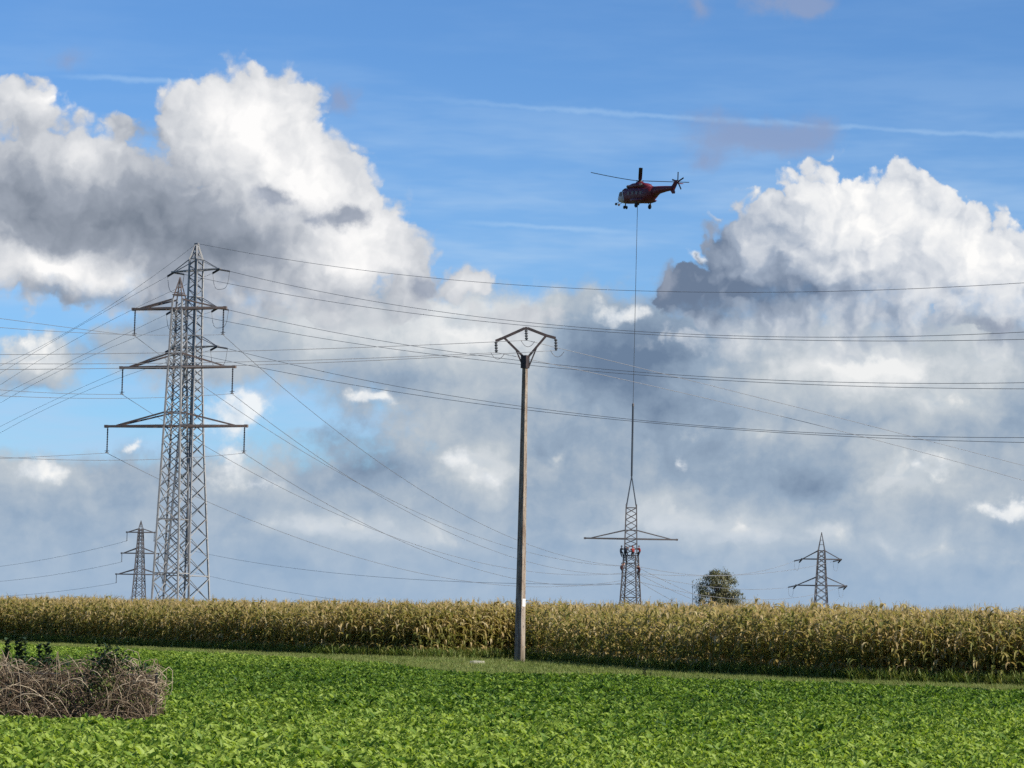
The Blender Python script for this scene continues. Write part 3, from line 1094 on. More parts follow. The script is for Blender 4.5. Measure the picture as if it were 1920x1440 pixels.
# --- far tower at right
D5 = F / 8.0
b5 = at(1539, 1180, D5); b5.z = 0
HL5 = [zpx(1540, 1098, D5), zpx(1541, 1048.5, D5)]
zs = zpx(1541, 1031, D5)
T5 = Tower('lattice_pylon', 'distant lattice pylon with two cross-arms and strain insulators, right of the lone tree', b5, R(-14), [(0, 1.75), (zs, .72)])
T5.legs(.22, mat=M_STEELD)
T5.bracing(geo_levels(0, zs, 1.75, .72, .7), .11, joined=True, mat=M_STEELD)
S5 = {}
for k, (z, w) in enumerate(zip(HL5, (47 / 8, 36.5 / 8))):
    T5.ring(z, .15, M_STEELD, True); T5.ring(z + 2.0, .13, M_STEELD, True)
    T5.arm(z, w, 2.0, .24, mat=M_STEELD, tip_in=.92)
    for sx in (-1, 1):
        wl, ll = T5.tension(sx * w, z, (-.93, -.35, -.22), 2.1, .2, 7)
        wr, lr = T5.tension(sx * w, z, (-.35, .85, -.5), 1.5, .2, 6)
        T5.loop(ll, lr, 2.0)
        S5[k, sx] = wl
T5.peak(zs, zpx(1542, 998, D5), .13, mat=M_STEELD)

# ------------------------------------------------------------------ wires
def wire(name, label, A, B, via=(), r=.03, mat=None, sag=None, group=None, n=48, cat='power line', b_free=None):
    """sagging wire between world points A and B; `via` are points of it in the photograph that fix its sag
    (and, with b_free = (px, depth), the height of a far end outside the frame)"""
    A = Vector(A)

    def curve(p):
        Bq = at(b_free[0], p[1], b_free[1]) if b_free else Vector(B)
        return [A.lerp(Bq, i / n) - Vector((0, 0, 4 * p[0] * (i / n) * (1 - i / n))) for i in range(n + 1)]

    def resid(p):
        q = [proj(c) for c in curve(p)]
        out = []
        for vx, vy in via:
            best = None
            for (x0, y0), (x1, y1) in zip(q, q[1:]):
                if (x0 - vx) * (x1 - vx) <= 0 and abs(x1 - x0) > 1e-6:
                    best = y0 + (y1 - y0) * (vx - x0) / (x1 - x0); break
            out.append((best if best is not None else q[-1][1]) - vy)
        return np.array(out)
    p = np.array([sag if sag is not None else 3.0, via[-1][1] if via else 0.0])
    nf = 2 if b_free else 1
    if via and sag is None:
        for _ in range(8):
            r0 = resid(p)
            J = np.zeros((len(via), nf))
            for j in range(nf):
                d = p.copy(); e = .2 if j == 0 else 2.0
                d[j] += e
                J[:, j] = (resid(d) - r0) / e
            step = np.linalg.lstsq(J, -r0, rcond=None)[0]
            p[:nf] += step
            if abs(step).max() < 1e-3:
                break
    pts = curve(p)
    o = MB().tube(pts, r, 5).build(name, mat or M_WIRE, smooth=True)
    return tag(o, label, cat, group)


# angle tower -> right edge
peak2 = T2.world((0, 0, top2 + .1))
XR, DR = 2750, F / 26.2
wire('earth_wire', 'topmost single wire running right from the peak of the tall angle pylon', peak2, None, [(730, 512), (1190, 545), (1450, 548.5), (1920, 530)], 0.022, b_free=(XR, DR))
VR = {(2, -1): [(880, 598), (1190, 628), (1450, 636), (1920, 636)], (2, 1): [(880, 592), (1190, 622), (1450, 630), (1920, 623)],
      (1, -1): [(900, 668), (1190, 707), (1500, 723), (1920, 727)], (1, 1): [(900, 660), (1190, 702), (1500, 716), (1920, 716)],
      (0, -1): [(700, 722), (1190, 793), (1600, 822), (1920, 827)], (0, 1): [(700, 714), (1190, 788), (1600, 815), (1920, 820)]}
NAMEK = {2: 'top', 1: 'middle', 0: 'lowest'}
for (k, sx), via in VR.items():
    wire('conductor', '%s wire of the %s pair running right from the tall angle pylon' % ('upper' if sx > 0 else 'lower', NAMEK[k]),
         S2[k, sx, 'R'], None, via, .024, group='wires crossing the sky to the right', b_free=(XR + (40 if sx > 0 else 0), DR))
# angle tower -> far left
XL, DL = -700, F / 9.0
VL = {(2, -1): [(160, 605), (0, 700)], (2, 1): [(200, 605), (0, 722)], (1, -1): [(150, 668), (0, 742)], (1, 1): [(200, 655), (0, 756)],
      (0, -1): [(150, 728), (0, 800)], (0, 1): [(150, 738), (0, 812)]}
wire('earth_wire', 'topmost single wire sloping down left from the peak of the tall angle pylon', peak2, None, [(180, 590), (0, 686)], .017, M_WIRE2, b_free=(XL, DL))
for (k, sx), via in VL.items():
    wire('conductor', '%s wire of the %s pair sloping down left from the tall angle pylon' % ('upper' if sx < 0 else 'lower', NAMEK[k]),
         S2[k, sx, 'L'], None, via, .018, M_WIRE2, group='wires sloping down to the left edge', b_free=(XL, DL))
# near tower -> left edge (towards the viewer's side) and -> tower under assembly
VN = {(2, -1): [(120, 613), (0, 597)], (2, 1): [(200, 626), (0, 614)], (1, -1): [(100, 737), (0, 731)], (1, 1): [(200, 747), (0, 742)], (0, -1): [(100, 855), (0, 860)], (0, 1): [(200, 863), (0, 857)]}
for (k, sx), via in VN.items():
    wire('conductor', 'level wire leading left from the %s %s insulator of the near pylon' % (NAMEK[k], 'left' if sx < 0 else 'right'),
         S1[k, sx], None, via, .022, group='level wires left of the near pylon', b_free=(-900, F / 28.5))
VT = {(2, 1): [(600, 782), (800, 925), (950, 1006)], (1, 1): [(550, 834), (700, 930), (950, 1030)], (0, 1): [(625, 962), (800, 1036), (950, 1073)],
      (2, -1): [(380, 724), (550, 828), (750, 950), (950, 1026)], (1, -1): [(380, 836), (625, 955), (800, 1030), (950, 1068)], (0, -1): [(290, 898), (395, 945), (650, 1040), (950, 1094)]}
for (k, sx), via in VT.items():
    zz = zl[2 - k]
    h = T3.hw(zz)
    B = T3.world((sx * (h + .05), -h - .05, zz))
    wire('conductor', 'wire from the %s %s insulator of the near pylon to the pylon under assembly' % (NAMEK[k], 'right' if sx > 0 else 'left'),
         S1[k, sx], B, via, .025, group='wires between the near pylon and the pylon under assembly')
# tower under assembly -> distant tower at right, and down behind the maize
for (k, sx), (kz, sy, via) in {(1, -1): (0, 1, [(1280, 1076)]), (1, 1): (1, 1, [(1365, 1079)]), (0, -1): (1, -1, [(1375, 1104)]), (0, 1): (2, -1, [(1397, 1124)])}.items():
    h = T3.hw(zl[kz])
    wire('conductor', 'thin wire from the assembled pylon to the %s %s insulator of the distant pylon' % ('left' if sx < 0 else 'right', 'upper' if k else 'lower'),
         T3.world((h, sy * h, zl[kz])), S5[k, sx], via, .036, M_WIRE2, group='wires to the distant right pylon')
for i, (p0, p1) in enumerate([((1199, 1066), (1330, 1124)), ((1199, 1072), (1345, 1140)), ((1199, 1086), (1290, 1142))]):
    h = T3.hw(zl[i])
    wire('guy_wire', '%s of the three wires slanting from the assembled pylon down into the maize' % ('upper', 'middle', 'lower')[i],
         T3.world((h, h * (-.6 + .5 * i), zl[i])), at(p1[0] + 60, p1[1] + 22, D3 + 40), [], .034, M_WIRE2, sag=.5, group='wires slanting into the maize')
# distant left tower
for k, via in {2: [(100, 1046), (0, 1062)], 1: [(100, 1078), (0, 1090)], 0: [(100, 1110), (0, 1118)]}.items():
    wire('conductor', 'faint wire from the %s arm of the small distant pylon to the left edge' % NAMEK[k], S4[k, -1], None, via, .04, M_WIRE2, group='faint wires left of the small distant pylon', b_free=(-350, F / 5.2))
wire('conductor', 'faint long wire low in the sky from the small distant pylon to the assembled pylon', S4[2, 1], T3.world((-1.2, 1.2, zl[2] - .5)), [(700, 1081)], .034, M_WIRE2)
wire('conductor', 'faint wire from the small distant pylon sinking behind the maize left of the pole', S4[1, 1], at(900, 1150, D3 + 120), [(500, 1103)], .034, M_WIRE2)
# ------------------------------------------------------------------ concrete pole with steel head
DP = F / 47.0
DP = ground(974, 1243).y
pb = at(974, 1243, DP); pb.z = 0
ptop = zpx(986.5, 668, DP)
YAW = R(-34)


def conc_build(t, p, m):
    tcn = t.n('ShaderNodeTexCoord')
    co = tcn.outputs['Object']
    n1 = t.noise(t.v('MULTIPLY', co, (9, 9, 1.1)), 1.0, 6, 0.65, dim='3D')
    n2 = t.noise(co, 9, 6, 0.7, dim='3D')
    c = t.mix(t.ss(n1, .38, .62), (.30, .255, .205, 1), (.15, .108, .080, 1))
    c = t.mix(t.ss(n2, .5, .72), c, (.085, .068, .055, 1))
    _, _, z = t.sep(co)
    c = t.mix(t.ss(z, 0.0, 1.1, .55, 0.0), c, (.10, .10, .07, 1))      # soil and algae on the foot
    t.set(p.inputs['Base Color'], c)
    b = t.n('ShaderNodeBump'); b.inputs['Strength'].default_value = .5; b.inputs['Distance'].default_value = .02
    t.set(b.inputs['Height'], n2); t.set(p.inputs['Normal'], b.outputs[0])


M_CONC = material('weathered_concrete', (.3, .28, .25), 0.9, build=conc_build)
pole = empty('utility_pole', pb, YAW, 'concrete power pole with black steel fork head, standing at the edge of the maize', 'utility pole')
mb = MB()
rings = []
for i in range(9):
    q = i / 8; z = -.3 + (ptop + .3) * q
    a = (.305 + (.155 - .305) * q) / 2 * 1.06; b = (.305 + (.155 - .305) * q) / 2
    ch = .012
    rings.append([Vector(p) for p in ((-a + ch, -b, z), (a - ch, -b, z), (a, -b + ch, z), (a, b - ch, z), (a - ch, b, z), (-a + ch, b, z), (-a, b - ch, z), (-a, -b + ch, z))])
mb.quad_strip(rings)
mb.build('shaft', M_CONC, pole)
# steel head: collar, two braces, bent cross-beam (laid out across the line of sight, so undo the shaft's turn)
un = Matrix.Rotation(-YAW, 3, 'Z')
prx = lambda px, py: un @ (at(px, py, DP) - pb)
HM = M_HEADST
c = MB(); c.box(Vector((0, 0, ptop - .22)), (.25, .25, .50)); c.build('collar', HM, pole)
beam = [prx(929, 639.5), prx(945, 633), prx(984, 615.5), prx(989, 615.5), prx(1024, 629), prx(1042, 634)]
bm_ = MB()
for a, b in zip(beam, beam[1:]):
    bm_.bar(a, b, .10, .10, up=un @ Vector((0, 1, 0)))
bm_.build('cross_beam', HM, pole)
for foot, head, mid, low in (((981.5, 669), (945, 633), (967, 655), (981.5, 689)), ((990.5, 669), (1024, 629.5), (1006, 652), (991, 689))):
    br = MB(); br.bar(prx(*foot), prx(*head), .085, up=un @ Vector((0, 1, 0)))
    o = br.build('fork_arm', HM, pole)
    st = MB(); st.bar(prx(*low), prx(*mid), .055, up=un @ Vector((0, 1, 0))); st.build('strut', HM, o)
ends = []
for (x0, y0, y1) in ((930, 640, 660), (986.5, 618, 637), (1042, 635, 656)):
    s_ = MB(); disc_string(s_, prx(x0, y0), prx(x0 + .8, y1), .075, 4)
    s_.bar(prx(x0 + .8, y1 - 1), prx(x0 + .8, y1 + 1.5), .06)
    s_.build('insulator', material('grey_porcelain', (.07, .075, .085), .35, spec=.5) if not ends else bpy.data.materials['grey_porcelain'], pole)
    p0 = un @ (at(x0 - 10, y1 + .5, DP) - pb); p1 = un @ (at(x0 + 16, y1 + 3, DP) - pb)
    j = []
    for i in range(11):
        q = i / 10; p = p0.lerp(p1, q); p.z -= .24 * (1 - (2 * q - 1) ** 2); j.append(p)
    MB().tube(j, .011, 4).build('jumper_loop', M_WIRE, pole)
    ends.append(at(x0 + .8, y1 + 1, DP))
# white number plate on the sunlit side
pl = MB(); zpl = zpx(983, 1130, DP)
hwp = (.305 + (.155 - .305) * (zpl + .3) / (ptop + .3)) / 2 * 1.06
pl.box((hwp + .008, .0, zpl), (.012, .19, .29)); pl.build('number_plate', material('white_enamel', (.8, .8, .78), .4), pole)
# its three line wires
LW = [('left', 0, [(700, 672), (450, 678), (0, 682)]), ('middle', 1, [(700, 652), (450, 657), (0, 665)]), ('right', 2, [(900, 668), (450, 684), (0, 693)])]
for nm, i, via in LW:
    wire('line_wire', 'thin wire from the %s insulator of the concrete pole towards the left edge' % nm, ends[i], None, via, .011, M_WIRE2, group='thin wires of the concrete pole', b_free=(-700, F / 50))
RW = [('left', 0, [(1230, 712), (1500, 800), (1920, 899)]), ('middle', 1, [(1230, 696), (1500, 766), (1920, 873)]), ('right', 2, [(1230, 704), (1500, 778), (1920, 884)])]
for nm, i, via in RW[:2]:
    wire('line_wire', 'thin wire from the %s insulator of the concrete pole slanting down to the right edge' % nm, ends[i], None, via, .011, M_WIRE2, group='thin wires of the concrete pole', b_free=(2500, F / 34))

# pale scrap on the grass margin
g = ground(896, 1246)
mb = MB(); rr = random.Random(3)
ring0, ring1 = [], []
for i in range(9):
    t = 2 * math.pi * i / 9; k = rr.uniform(.8, 1.15)
    ring0.append(Vector((math.cos(t) * .30 * k, math.sin(t) * .15 * k, -.02))); ring1.append(Vector((math.cos(t) * .27 * k, math.sin(t) * .11 * k, .13 + rr.uniform(-.02, .02))))
mb.quad_strip([ring0, ring1])
tag(mb.build('pale_stone', material('pale_stone', (.36, .35, .26), .9, noise=(9, .2, (.26, .25, .18), .3)), loc=g), 'small pale stone lying on the grass margin left of the concrete pole', 'stone')
# ------------------------------------------------------------------ helicopter
M_RED = material('dark_red_paint', (.115, .011, .018), 0.45, noise=(1.5, .3, (.085, .009, .016), 0), spec=.4)
M_GREYW = material('off_white_paint', (.42, .43, .45), 0.4, noise=(2, .3, (.34, .35, .37), 0), spec=.4)
M_BLADE = material('rotor_blade', (.022, .022, .028), 0.5)
M_GLASS = material('tinted_glass', (.012, .016, .022), 0.12, spec=.6)
M_RUB = material('tyre_rubber', (.015, .015, .016), 0.8)
hub = at(1200, 339.5, D3)
HEAD = math.atan2(.835, -.55)
heli = empty('helicopter', hub, 0, 'dark red helicopter with pale nose hovering high above the pylon under assembly', 'helicopter')
heli.rotation_mode = 'QUATERNION'
heli.rotation_quaternion = Quaternion((0, 0, 1), HEAD) @ Quaternion((0, 1, 0), R(-5.5))


def loft(rings, n=16, sq=2.6):
    """rings: (x, zc, half width, half height) super-ellipse sections"""
    out = []
    for x, zc, hw_, hh in rings:
        ring = []
        for i in range(n):
            t = 2 * math.pi * i / n
            c, s_ = math.cos(t), math.sin(t)
            ring.append(Vector((x, hw_ * math.copysign(abs(c) ** (2 / sq), c), zc + hh * math.copysign(abs(s_) ** (2 / sq), s_))))
        out.append(ring)
    return out


mb = MB(); mb.quad_strip(loft([(5.25, -2.75, .12, .12), (5.05, -2.72, .45, .40), (4.6, -2.66, .74, .66), (4.0, -2.55, .94, .88), (3.35, -2.42, 1.04, 1.08), (2.95, -2.35, 1.07, 1.18)]))
nose = mb.build('nose', M_GREYW, heli, smooth=True)
mb = MB(); mb.quad_strip(loft([(2.96, -2.34, 1.075, 1.19), (2.3, -2.28, 1.1, 1.28), (0, -2.26, 1.1, 1.32), (-2.5, -2.24, 1.1, 1.32), (-3.3, -2.08, 1.0, 1.18), (-4.2, -1.85, .78, .90)]))
cab = mb.build('cabin', M_RED, heli, smooth=True)
mb = MB(); mb.quad_strip(loft([(-4.15, -1.83, .76, .88), (-5.2, -1.55, .54, .62), (-7.0, -1.42, .38, .46), (-8.5, -1.36, .27, .36), (-9.0, -1.32, .20, .30)]))
mb.build('tail_boom', M_RED, heli, smooth=True)
# red roof over the cockpit, windscreen panes, white band behind the cockpit
mb = MB(); mb.quad_strip(loft([(4.05, -1.72, .45, .12), (3.5, -1.48, .80, .20), (2.9, -1.30, .90, .22)], 12)); mb.build('cockpit_roof', M_RED, heli, smooth=True)
for sy in (-1, 1):
    g_ = MB()
    g_.quad_strip([[Vector((4.62, sy * .06, -2.22)), Vector((4.42, sy * .70, -2.28)), Vector((3.86, sy * .78, -1.75)), Vector((4.05, sy * .06, -1.66))],
                   [Vector((4.70, sy * .06, -2.12)), Vector((4.50, sy * .76, -2.20)), Vector((3.92, sy * .84, -1.66)), Vector((4.12, sy * .06, -1.55))]])
    g_.build('windscreen', M_GLASS, nose)
    g_ = MB(); g_.box((3.55, sy * 1.03, -2.12), (.75, .06, .62)); g_.build('side_window', M_GLASS, nose)
    for x in (1.4, .3, -.8, -1.9):
        g_ = MB(); g_.box((x, sy * 1.095, -2.0), (.55, .05, .50)); g_.build('window', M_GLASS, cab)
    b_ = MB()
    b_.quad_strip([[Vector((2.7, sy * 1.10, -3.1)), Vector((2.45, sy * 1.10, -3.1)), Vector((2.95, sy * 1.06, -1.75)), Vector((3.15, sy * 1.05, -1.75))],
                   [Vector((2.7, sy * 1.13, -3.1)), Vector((2.45, sy * 1.13, -3.1)), Vector((2.95, sy * 1.10, -1.75)), Vector((3.15, sy * 1.09, -1.75))]])
    b_.build('white_band', M_GREYW, cab)
    s_ = MB(); s_.quad_strip(loft([(.6, -3.15, .08, .08), (0.1, -3.15, .34, .28), (-1.4, -3.15, .38, .30), (-2.6, -3.1, .22, .18), (-3.1, -3.05, .05, .05)], 12))
    sp = s_.build('sponson', M_RED, heli, smooth=True); sp.location = (0, sy * 1.25, 0)
    mg = MB(); mg.bar((-1.3, sy * 1.3, -3.2), (-1.45, sy * 1.45, -4.0), .13); mg.bar((-.7, sy * 1.2, -3.2), (-1.4, sy * 1.42, -3.9), .08)
    gl = mg.build('main_gear', M_STEELD, heli)
    w_ = MB(); w_.lathe((-1.45, sy * 1.33, -4.0), (0, 1, 0), [(0, .16), (.02, .34), (.09, .38), (.17, .38), (.24, .34), (.26, .16)], 16); w_.build('wheel', M_RUB, gl)
ng_ = MB(); ng_.bar((3.5, 0, -3.3), (3.45, 0, -4.05), .13)
gl = ng_.build('nose_gear', M_STEELD, heli)
for sy in (-1, 1):
    w_ = MB(); w_.lathe((3.45, sy * .22 - .08, -4.1), (0, 1, 0), [(0, .12), (.02, .26), (.08, .29), (.14, .26), (.16, .12)], 14); w_.build('wheel', M_RUB, gl)
# cargo mirrors on stalks ahead of the nose
for sy, L in ((-.35, 5.75), (.6, 5.2)):
    m_ = MB(); m_.bar((4.5, sy * .8, -3.2), (L, sy, -3.55), .06); m_.lathe((L - .05, sy, -3.6), (1, 0, .2), [(0, .05), (.05, .22), (.12, .22), (.15, .05)], 10); m_.build('mirror', M_STEELD, heli)
hk = MB(); hk.box((.25, 0, -3.68), (.5, .4, .24)); hk.bar((.2, 0, -3.7), (.2, 0, -3.95), .12); hk.build('cargo_hook', M_STEELD, heli)
# engine deck and rotor head fairing
mb = MB(); mb.quad_strip(loft([(2.7, -.98, .25, .18), (2.3, -.90, .62, .32), (1.2, -.80, .85, .46), (-.5, -.74, .88, .52), (-2.0, -.84, .78, .46), (-3.2, -1.1, .45, .26)], 14))
cow = mb.build('engine_cowling', M_RED, heli, smooth=True)
for sy in (-1, 1):
    e_ = MB(); e_.lathe((2.15, sy * .5, -.88), (1, 0, 0), [(0, .26), (.25, .27), (.42, .24)], 12); e_.build('air_intake', M_STEELD, cow)
    e_ = MB(); e_.lathe((-1.4, sy * .62, -.72), (-.5, sy * .8, .15), [(0, .22), (.55, .22)], 12); e_.build('exhaust', M_STEELD, cow)
mb = MB(); mb.quad_strip(loft([(.9, -.36, .15, .1), (.5, -.30, .42, .22), (-.4, -.30, .42, .24), (-1.2, -.42, .15, .12)], 12)); mb.build('mast_fairing', M_RED, cow, smooth=True)
# fin, tailplane, ventral fin
mb = MB()
sec = lambda x0, x1, z, th: [Vector((x0, 0, z)), Vector(((x0 * 2 + x1) / 3, th, z)), Vector((x1, 0, z)), Vector(((x0 * 2 + x1) / 3, -th, z))]
mb.quad_strip([sec(-8.1, -9.5, -1.35, .20), sec(-8.7, -9.7, -.75, .17), sec(-9.0, -9.9, -.35, .14), sec(-9.1, -9.9, -.12, .10)])
fin = mb.build('tail_fin', M_RED, heli)
mb = MB(); mb.quad_strip([sec(-8.0, -9.3, -1.55, .12), sec(-8.5, -9.55, -1.98, .09), sec(-8.75, -9.5, -2.22, .05)]); mb.build('ventral_fin', M_RED, heli)
mb = MB(); mb.box((-9.3, -.75, -.55), (.65, 1.3, .10)); mb.build('tailplane', M_RED, fin)
# tail rotor with five blades on the starboard side
tr0 = Vector((-9.5, -.38, -.35))
tr = MB(); tr.lathe(tr0 - Vector((0, -.25, 0)), (0, -1, 0), [(0, .12), (.3, .16), (.36, .05)], 10)
tro = tr.build('tail_rotor', M_STEELD, heli)
for i in range(5):
    t = 2 * math.pi * i / 5 + .25
    d = Vector((math.cos(t), 0, math.sin(t)))
    b_ = MB(); b_.bar(tr0 + d * .12, tr0 + d * 1.55, .24, .035, up=(0, 1, 0)); b_.build('blade', M_BLADE, tro)
# main rotor: four blades, slightly coned and tilted, at rest
mr = MB(); mr.lathe((0, 0, -.35), (0, 0, 1), [(0, .16), (.25, .16), (.28, .42), (.42, .42), (.48, .2), (.62, .12)], 12)
mro = mr.build('main_rotor', M_STEELD, heli)
qi = heli.rotation_quaternion.inverted()
for k, (wd, rise) in enumerate([((-1, -.06, 0), 1.12), ((-.035, -1, 0), .75), ((1, .06, 0), -.02), ((-.06, 1, 0), .3)]):
    wd = Vector(wd).normalized()
    nrm = Vector((0, 0, 1))
    pts = []
    for i in range(9):
        q = i / 8
        pts.append(wd * (.35 + 7.45 * q) + nrm * (.03 + rise * q ** 1.25))
    side = wd.cross(nrm).normalized()
    rings = []
    for i, p in enumerate(pts):
        ch = .36 if i == 0 else .60
        rings.append([qi @ (p + side * ch * .5), qi @ (p + side * ch * .2 + nrm * .05), qi @ (p - side * ch * .5), qi @ (p + side * ch * .2 - nrm * .03)])
    b_ = MB(); b_.quad_strip(rings)
    b_.bar(qi @ (wd * .2), qi @ (wd * .6 + nrm * .04), .16)
    b_.build('rotor_blade', M_BLADE, mro)

# ------------------------------------------------------------------ sling between helicopter and hanging section
hook = heli.rotation_quaternion @ Vector((.2, 0, -3.95)) + hub
rope = empty('lifting_sling', hook, 0, 'long thin lifting line with dark strop and bridle below the helicopter', 'sling')
loc = lambda w: Vector(w) - hook
sw = at(1187, 760, D3); sa = at(1184.5, 893, D3)
MB().tube([loc(hook.lerp(sw, i / 10)) for i in range(11)], .04, 6).build('long_line', M_ROPE, rope)
mb = MB(); mb.lathe(loc(sw) + Vector((0, 0, .35)), (0, 0, -1), [(0, .06), (.12, .17), (.5, .17), (.62, .08)], 10); mb.build('swivel', M_STEELD, rope)
MB().tube([loc(sw.lerp(sa, i / 6)) for i in range(7)], .15, 8).build('strop', M_ROPE, rope)
for sx in (-1, 1):
    for sy in (-1, 1):
        MB().tube([loc(sa), loc(T3u.world(T3u.corner(H3 - .6, sx, sy)))], .085, 6).build('bridle_leg', M_ROPE, rope)

# ------------------------------------------------------------------ people on the tower
def clothes(name, jacket, trousers):
    def bld(t, p, m):
        tcn = t.n('ShaderNodeTexCoord')
        _, _, z = t.sep(tcn.outputs['Object'])
        x, _, _ = t.sep(tcn.outputs['Object'])
        nz = t.noise(tcn.outputs['Object'], 7, 4, .6, dim='3D')
        f = t.ss(t.mad(nz, .06, z), .02, .06)
        c = t.mix(f, (*trousers, 1), (*jacket, 1))
        skin = t.ss(z, .545, .56)
        c = t.mix(skin, c, (.36, .20, .14, 1))
        t.set(p.inputs['Base Color'], c)
    return material(name, jacket, .8, build=bld)


CL = [clothes('navy_workwear', (.02, .022, .032), (.018, .02, .028)), clothes('red_workwear', (.19, .022, .018), (.015, .015, .02)), clothes('dark_red_workwear', (.06, .015, .017), (.02, .016, .02))]
M_HELM = [material('dark_helmet', (.05, .05, .06), .4), material('red_helmet', (.2, .03, .025), .4)]


def person(label, px, py, dD, face, pose, cl, helm):
    """worker as one skinned figure; pelvis at the given place, facing the tower leg"""
    J = {'pelvis': (0, 0, 0), 'belly': (.02, 0, .20), 'chest': (.06, 0, .38), 'neck': (.09, 0, .55), 'jaw': (.12, 0, .64), 'head': (.13, 0, .74)}
    Rr = {'pelvis': .22, 'belly': .22, 'chest': .26, 'neck': .06, 'jaw': .10, 'head': .12}
    E = [('pelvis', 'belly'), ('belly', 'chest'), ('chest', 'neck'), ('neck', 'jaw'), ('jaw', 'head')]
    for i, sy in enumerate((-1, 1)):
        ex, ez, hx, hz, kx, kz, fx, fz = pose[i]
        n = 'LR'[i]
        for k_, p_, r_ in (('sh', (.06, sy * .24, .46), .11), ('el', (ex, sy * .34, ez), .085), ('wr', (hx, sy * .20, hz), .06), ('ha', (hx + .07, sy * .18, hz + .05), .05),
                           ('hip', (.0, sy * .10, -.05), .15), ('kn', (kx, sy * .17, kz), .11), ('an', (fx, sy * .15, fz), .075), ('to', (fx + .17, sy * .16, fz - .06), .06)):
            J[n + k_] = p_; Rr[n + k_] = r_
        E += [('chest', n + 'sh'), (n + 'sh', n + 'el'), (n + 'el', n + 'wr'), (n + 'wr', n + 'ha'), ('pelvis', n + 'hip'), (n + 'hip', n + 'kn'), (n + 'kn', n + 'an'), (n + 'an', n + 'to')]
    names = list(J)
    me = bpy.data.meshes.new('person')
    me.from_pydata([J[k] for k in names], [(names.index(a), names.index(b)) for a, b in E], [])
    me.materials.append(CL[cl])
    o = bpy.data.objects.new('person', me)
    COL.objects.link(o)
    sk = o.modifiers.new('skin', 'SKIN')
    me.skin_vertices.new() if not me.skin_vertices else None
    for i, k in enumerate(names):
        sv = me.skin_vertices[0].data[i]
        sv.radius = (Rr[k], Rr[k]); sv.use_root = (i == 0)
    o.modifiers.new('smooth', 'SUBSURF').levels = 1
    o.modifiers['smooth'].render_levels = 1
    o.location = at(px, py, D3 + dD)
    o.rotation_euler = (0, 0, face)
    tag(o, label, 'person', 'workers on the pylon')
    h_ = MB(); h_.lathe((.13, 0, .75), (-.1, 0, 1), [(0, .17), (.03, .16), (.11, .14), (.17, .08), (.19, .01)], 10)
    h_.build('helmet', M_HELM[helm], o, smooth=True)


#          elbow x,z   hand x,z    knee x,z    foot x,z
CLIMB = [(.22, .38, .42, .62, .26, -.34, .14, -.76), (.24, .30, .42, .36, .22, -.40, .10, -.84)]
LEAN = [(.20, .30, .45, .30, .30, -.22, .30, -.66), (.22, .42, .46, .52, .10, -.42, .22, -.82)]
HANG = [(.26, .50, .44, .80, .12, -.42, .02, -.86), (.24, .34, .42, .50, .30, -.30, .16, -.70)]
person('dark clothed worker leaning out at the outer left of the pylon joint', 1164, 1034, -.6, R(10), LEAN, 0, 0)
person('dark clothed worker on the inner left leg at the pylon joint', 1173.5, 1034.5, -1.2, R(60), CLIMB, 0, 0)
person('red clothed worker on the inner right leg at the pylon joint', 1187, 1035, -1.3, R(120), CLIMB, 1, 1)
person('worker in red leaning out at the outer right of the pylon joint', 1199.5, 1034, -.3, R(170), LEAN, 1, 0)
person('dark red clothed worker climbing the left side below the pylon joint', 1165, 1066, -.9, R(20), HANG, 2, 0)
person('dark red clothed worker climbing the right side below the pylon joint', 1199, 1070, -.5, R(165), HANG, 2, 0)
# ------------------------------------------------------------------ lone tree and saplings behind the maize
M_BARK = material('bark', (.09, .075, .06), .9, noise=(6, .2, (.15, .13, .11), .3))
M_TREE = leaf_mat('tree_leaf', 'dry', [(0.0, (.075, .09, .05)), (0.5, (.18, .185, .105)), (1.0, (.30, .27, .17))], trans=.25, rough=.6, var=.2)


def tree(label, base, H, crown_r, seed, n_clump, n_leaf, trunk_r, leaf=.30, z0=.3):
    r = random.Random(seed)
    root = empty('tree', base, 0, label, 'tree')
    tm = MB()
    tm.tube([(0, 0, -.3), (r.uniform(-.1, .1), 0, H * .25), (r.uniform(-.2, .2), .1, H * .55), (0, 0, H * .92)], [trunk_r, trunk_r * .8, trunk_r * .5, trunk_r * .1], 8)
    cl = []
    for i in range(n_clump):
        t = r.uniform(0, 6.28); q = r.uniform(z0, 1.0)
        prof = max(0.0, 1 - ((q - z0 - (.95 - z0) * .45) / (.62 * (1 - z0))) ** 2) ** .5
        rr = crown_r * prof * r.random() ** .5 * .86
        c = Vector((math.cos(t) * rr, math.sin(t) * rr, H * q - .2))
        cl.append((c, crown_r * r.uniform(.14, .27), r.uniform(-.25, .25)))
        if i % 2 == 0:
            s0 = Vector((0, 0, H * q * .62))
            mid = s0.lerp(c, .55) + Vector((0, 0, .06 * H))
            tm.tube([s0, mid, c], [trunk_r * .32, trunk_r * .2, trunk_r * .06], 5)
    tm.build('trunk', M_BARK, root, smooth=True)
    P = PlantMesh()
    for i in range(n_leaf):
        c, cr, tone = r.choice(cl)
        d = Vector((r.gauss(0, 1), r.gauss(0, 1), r.gauss(0, .8)))
        d = d.normalized() * cr * r.random() ** .45
        d.z -= .35 * cr * r.random()
        P.leaf(c + d, r.uniform(0, 6.28), r.uniform(-1.2, .4), leaf * r.uniform(.7, 1.4), leaf * r.uniform(.35, .6), r.uniform(-.3, .8), 2, .15, .45 + tone + r.uniform(-.2, .25))
    c_ = P.obj('crown', M_TREE, True); c_.parent = root


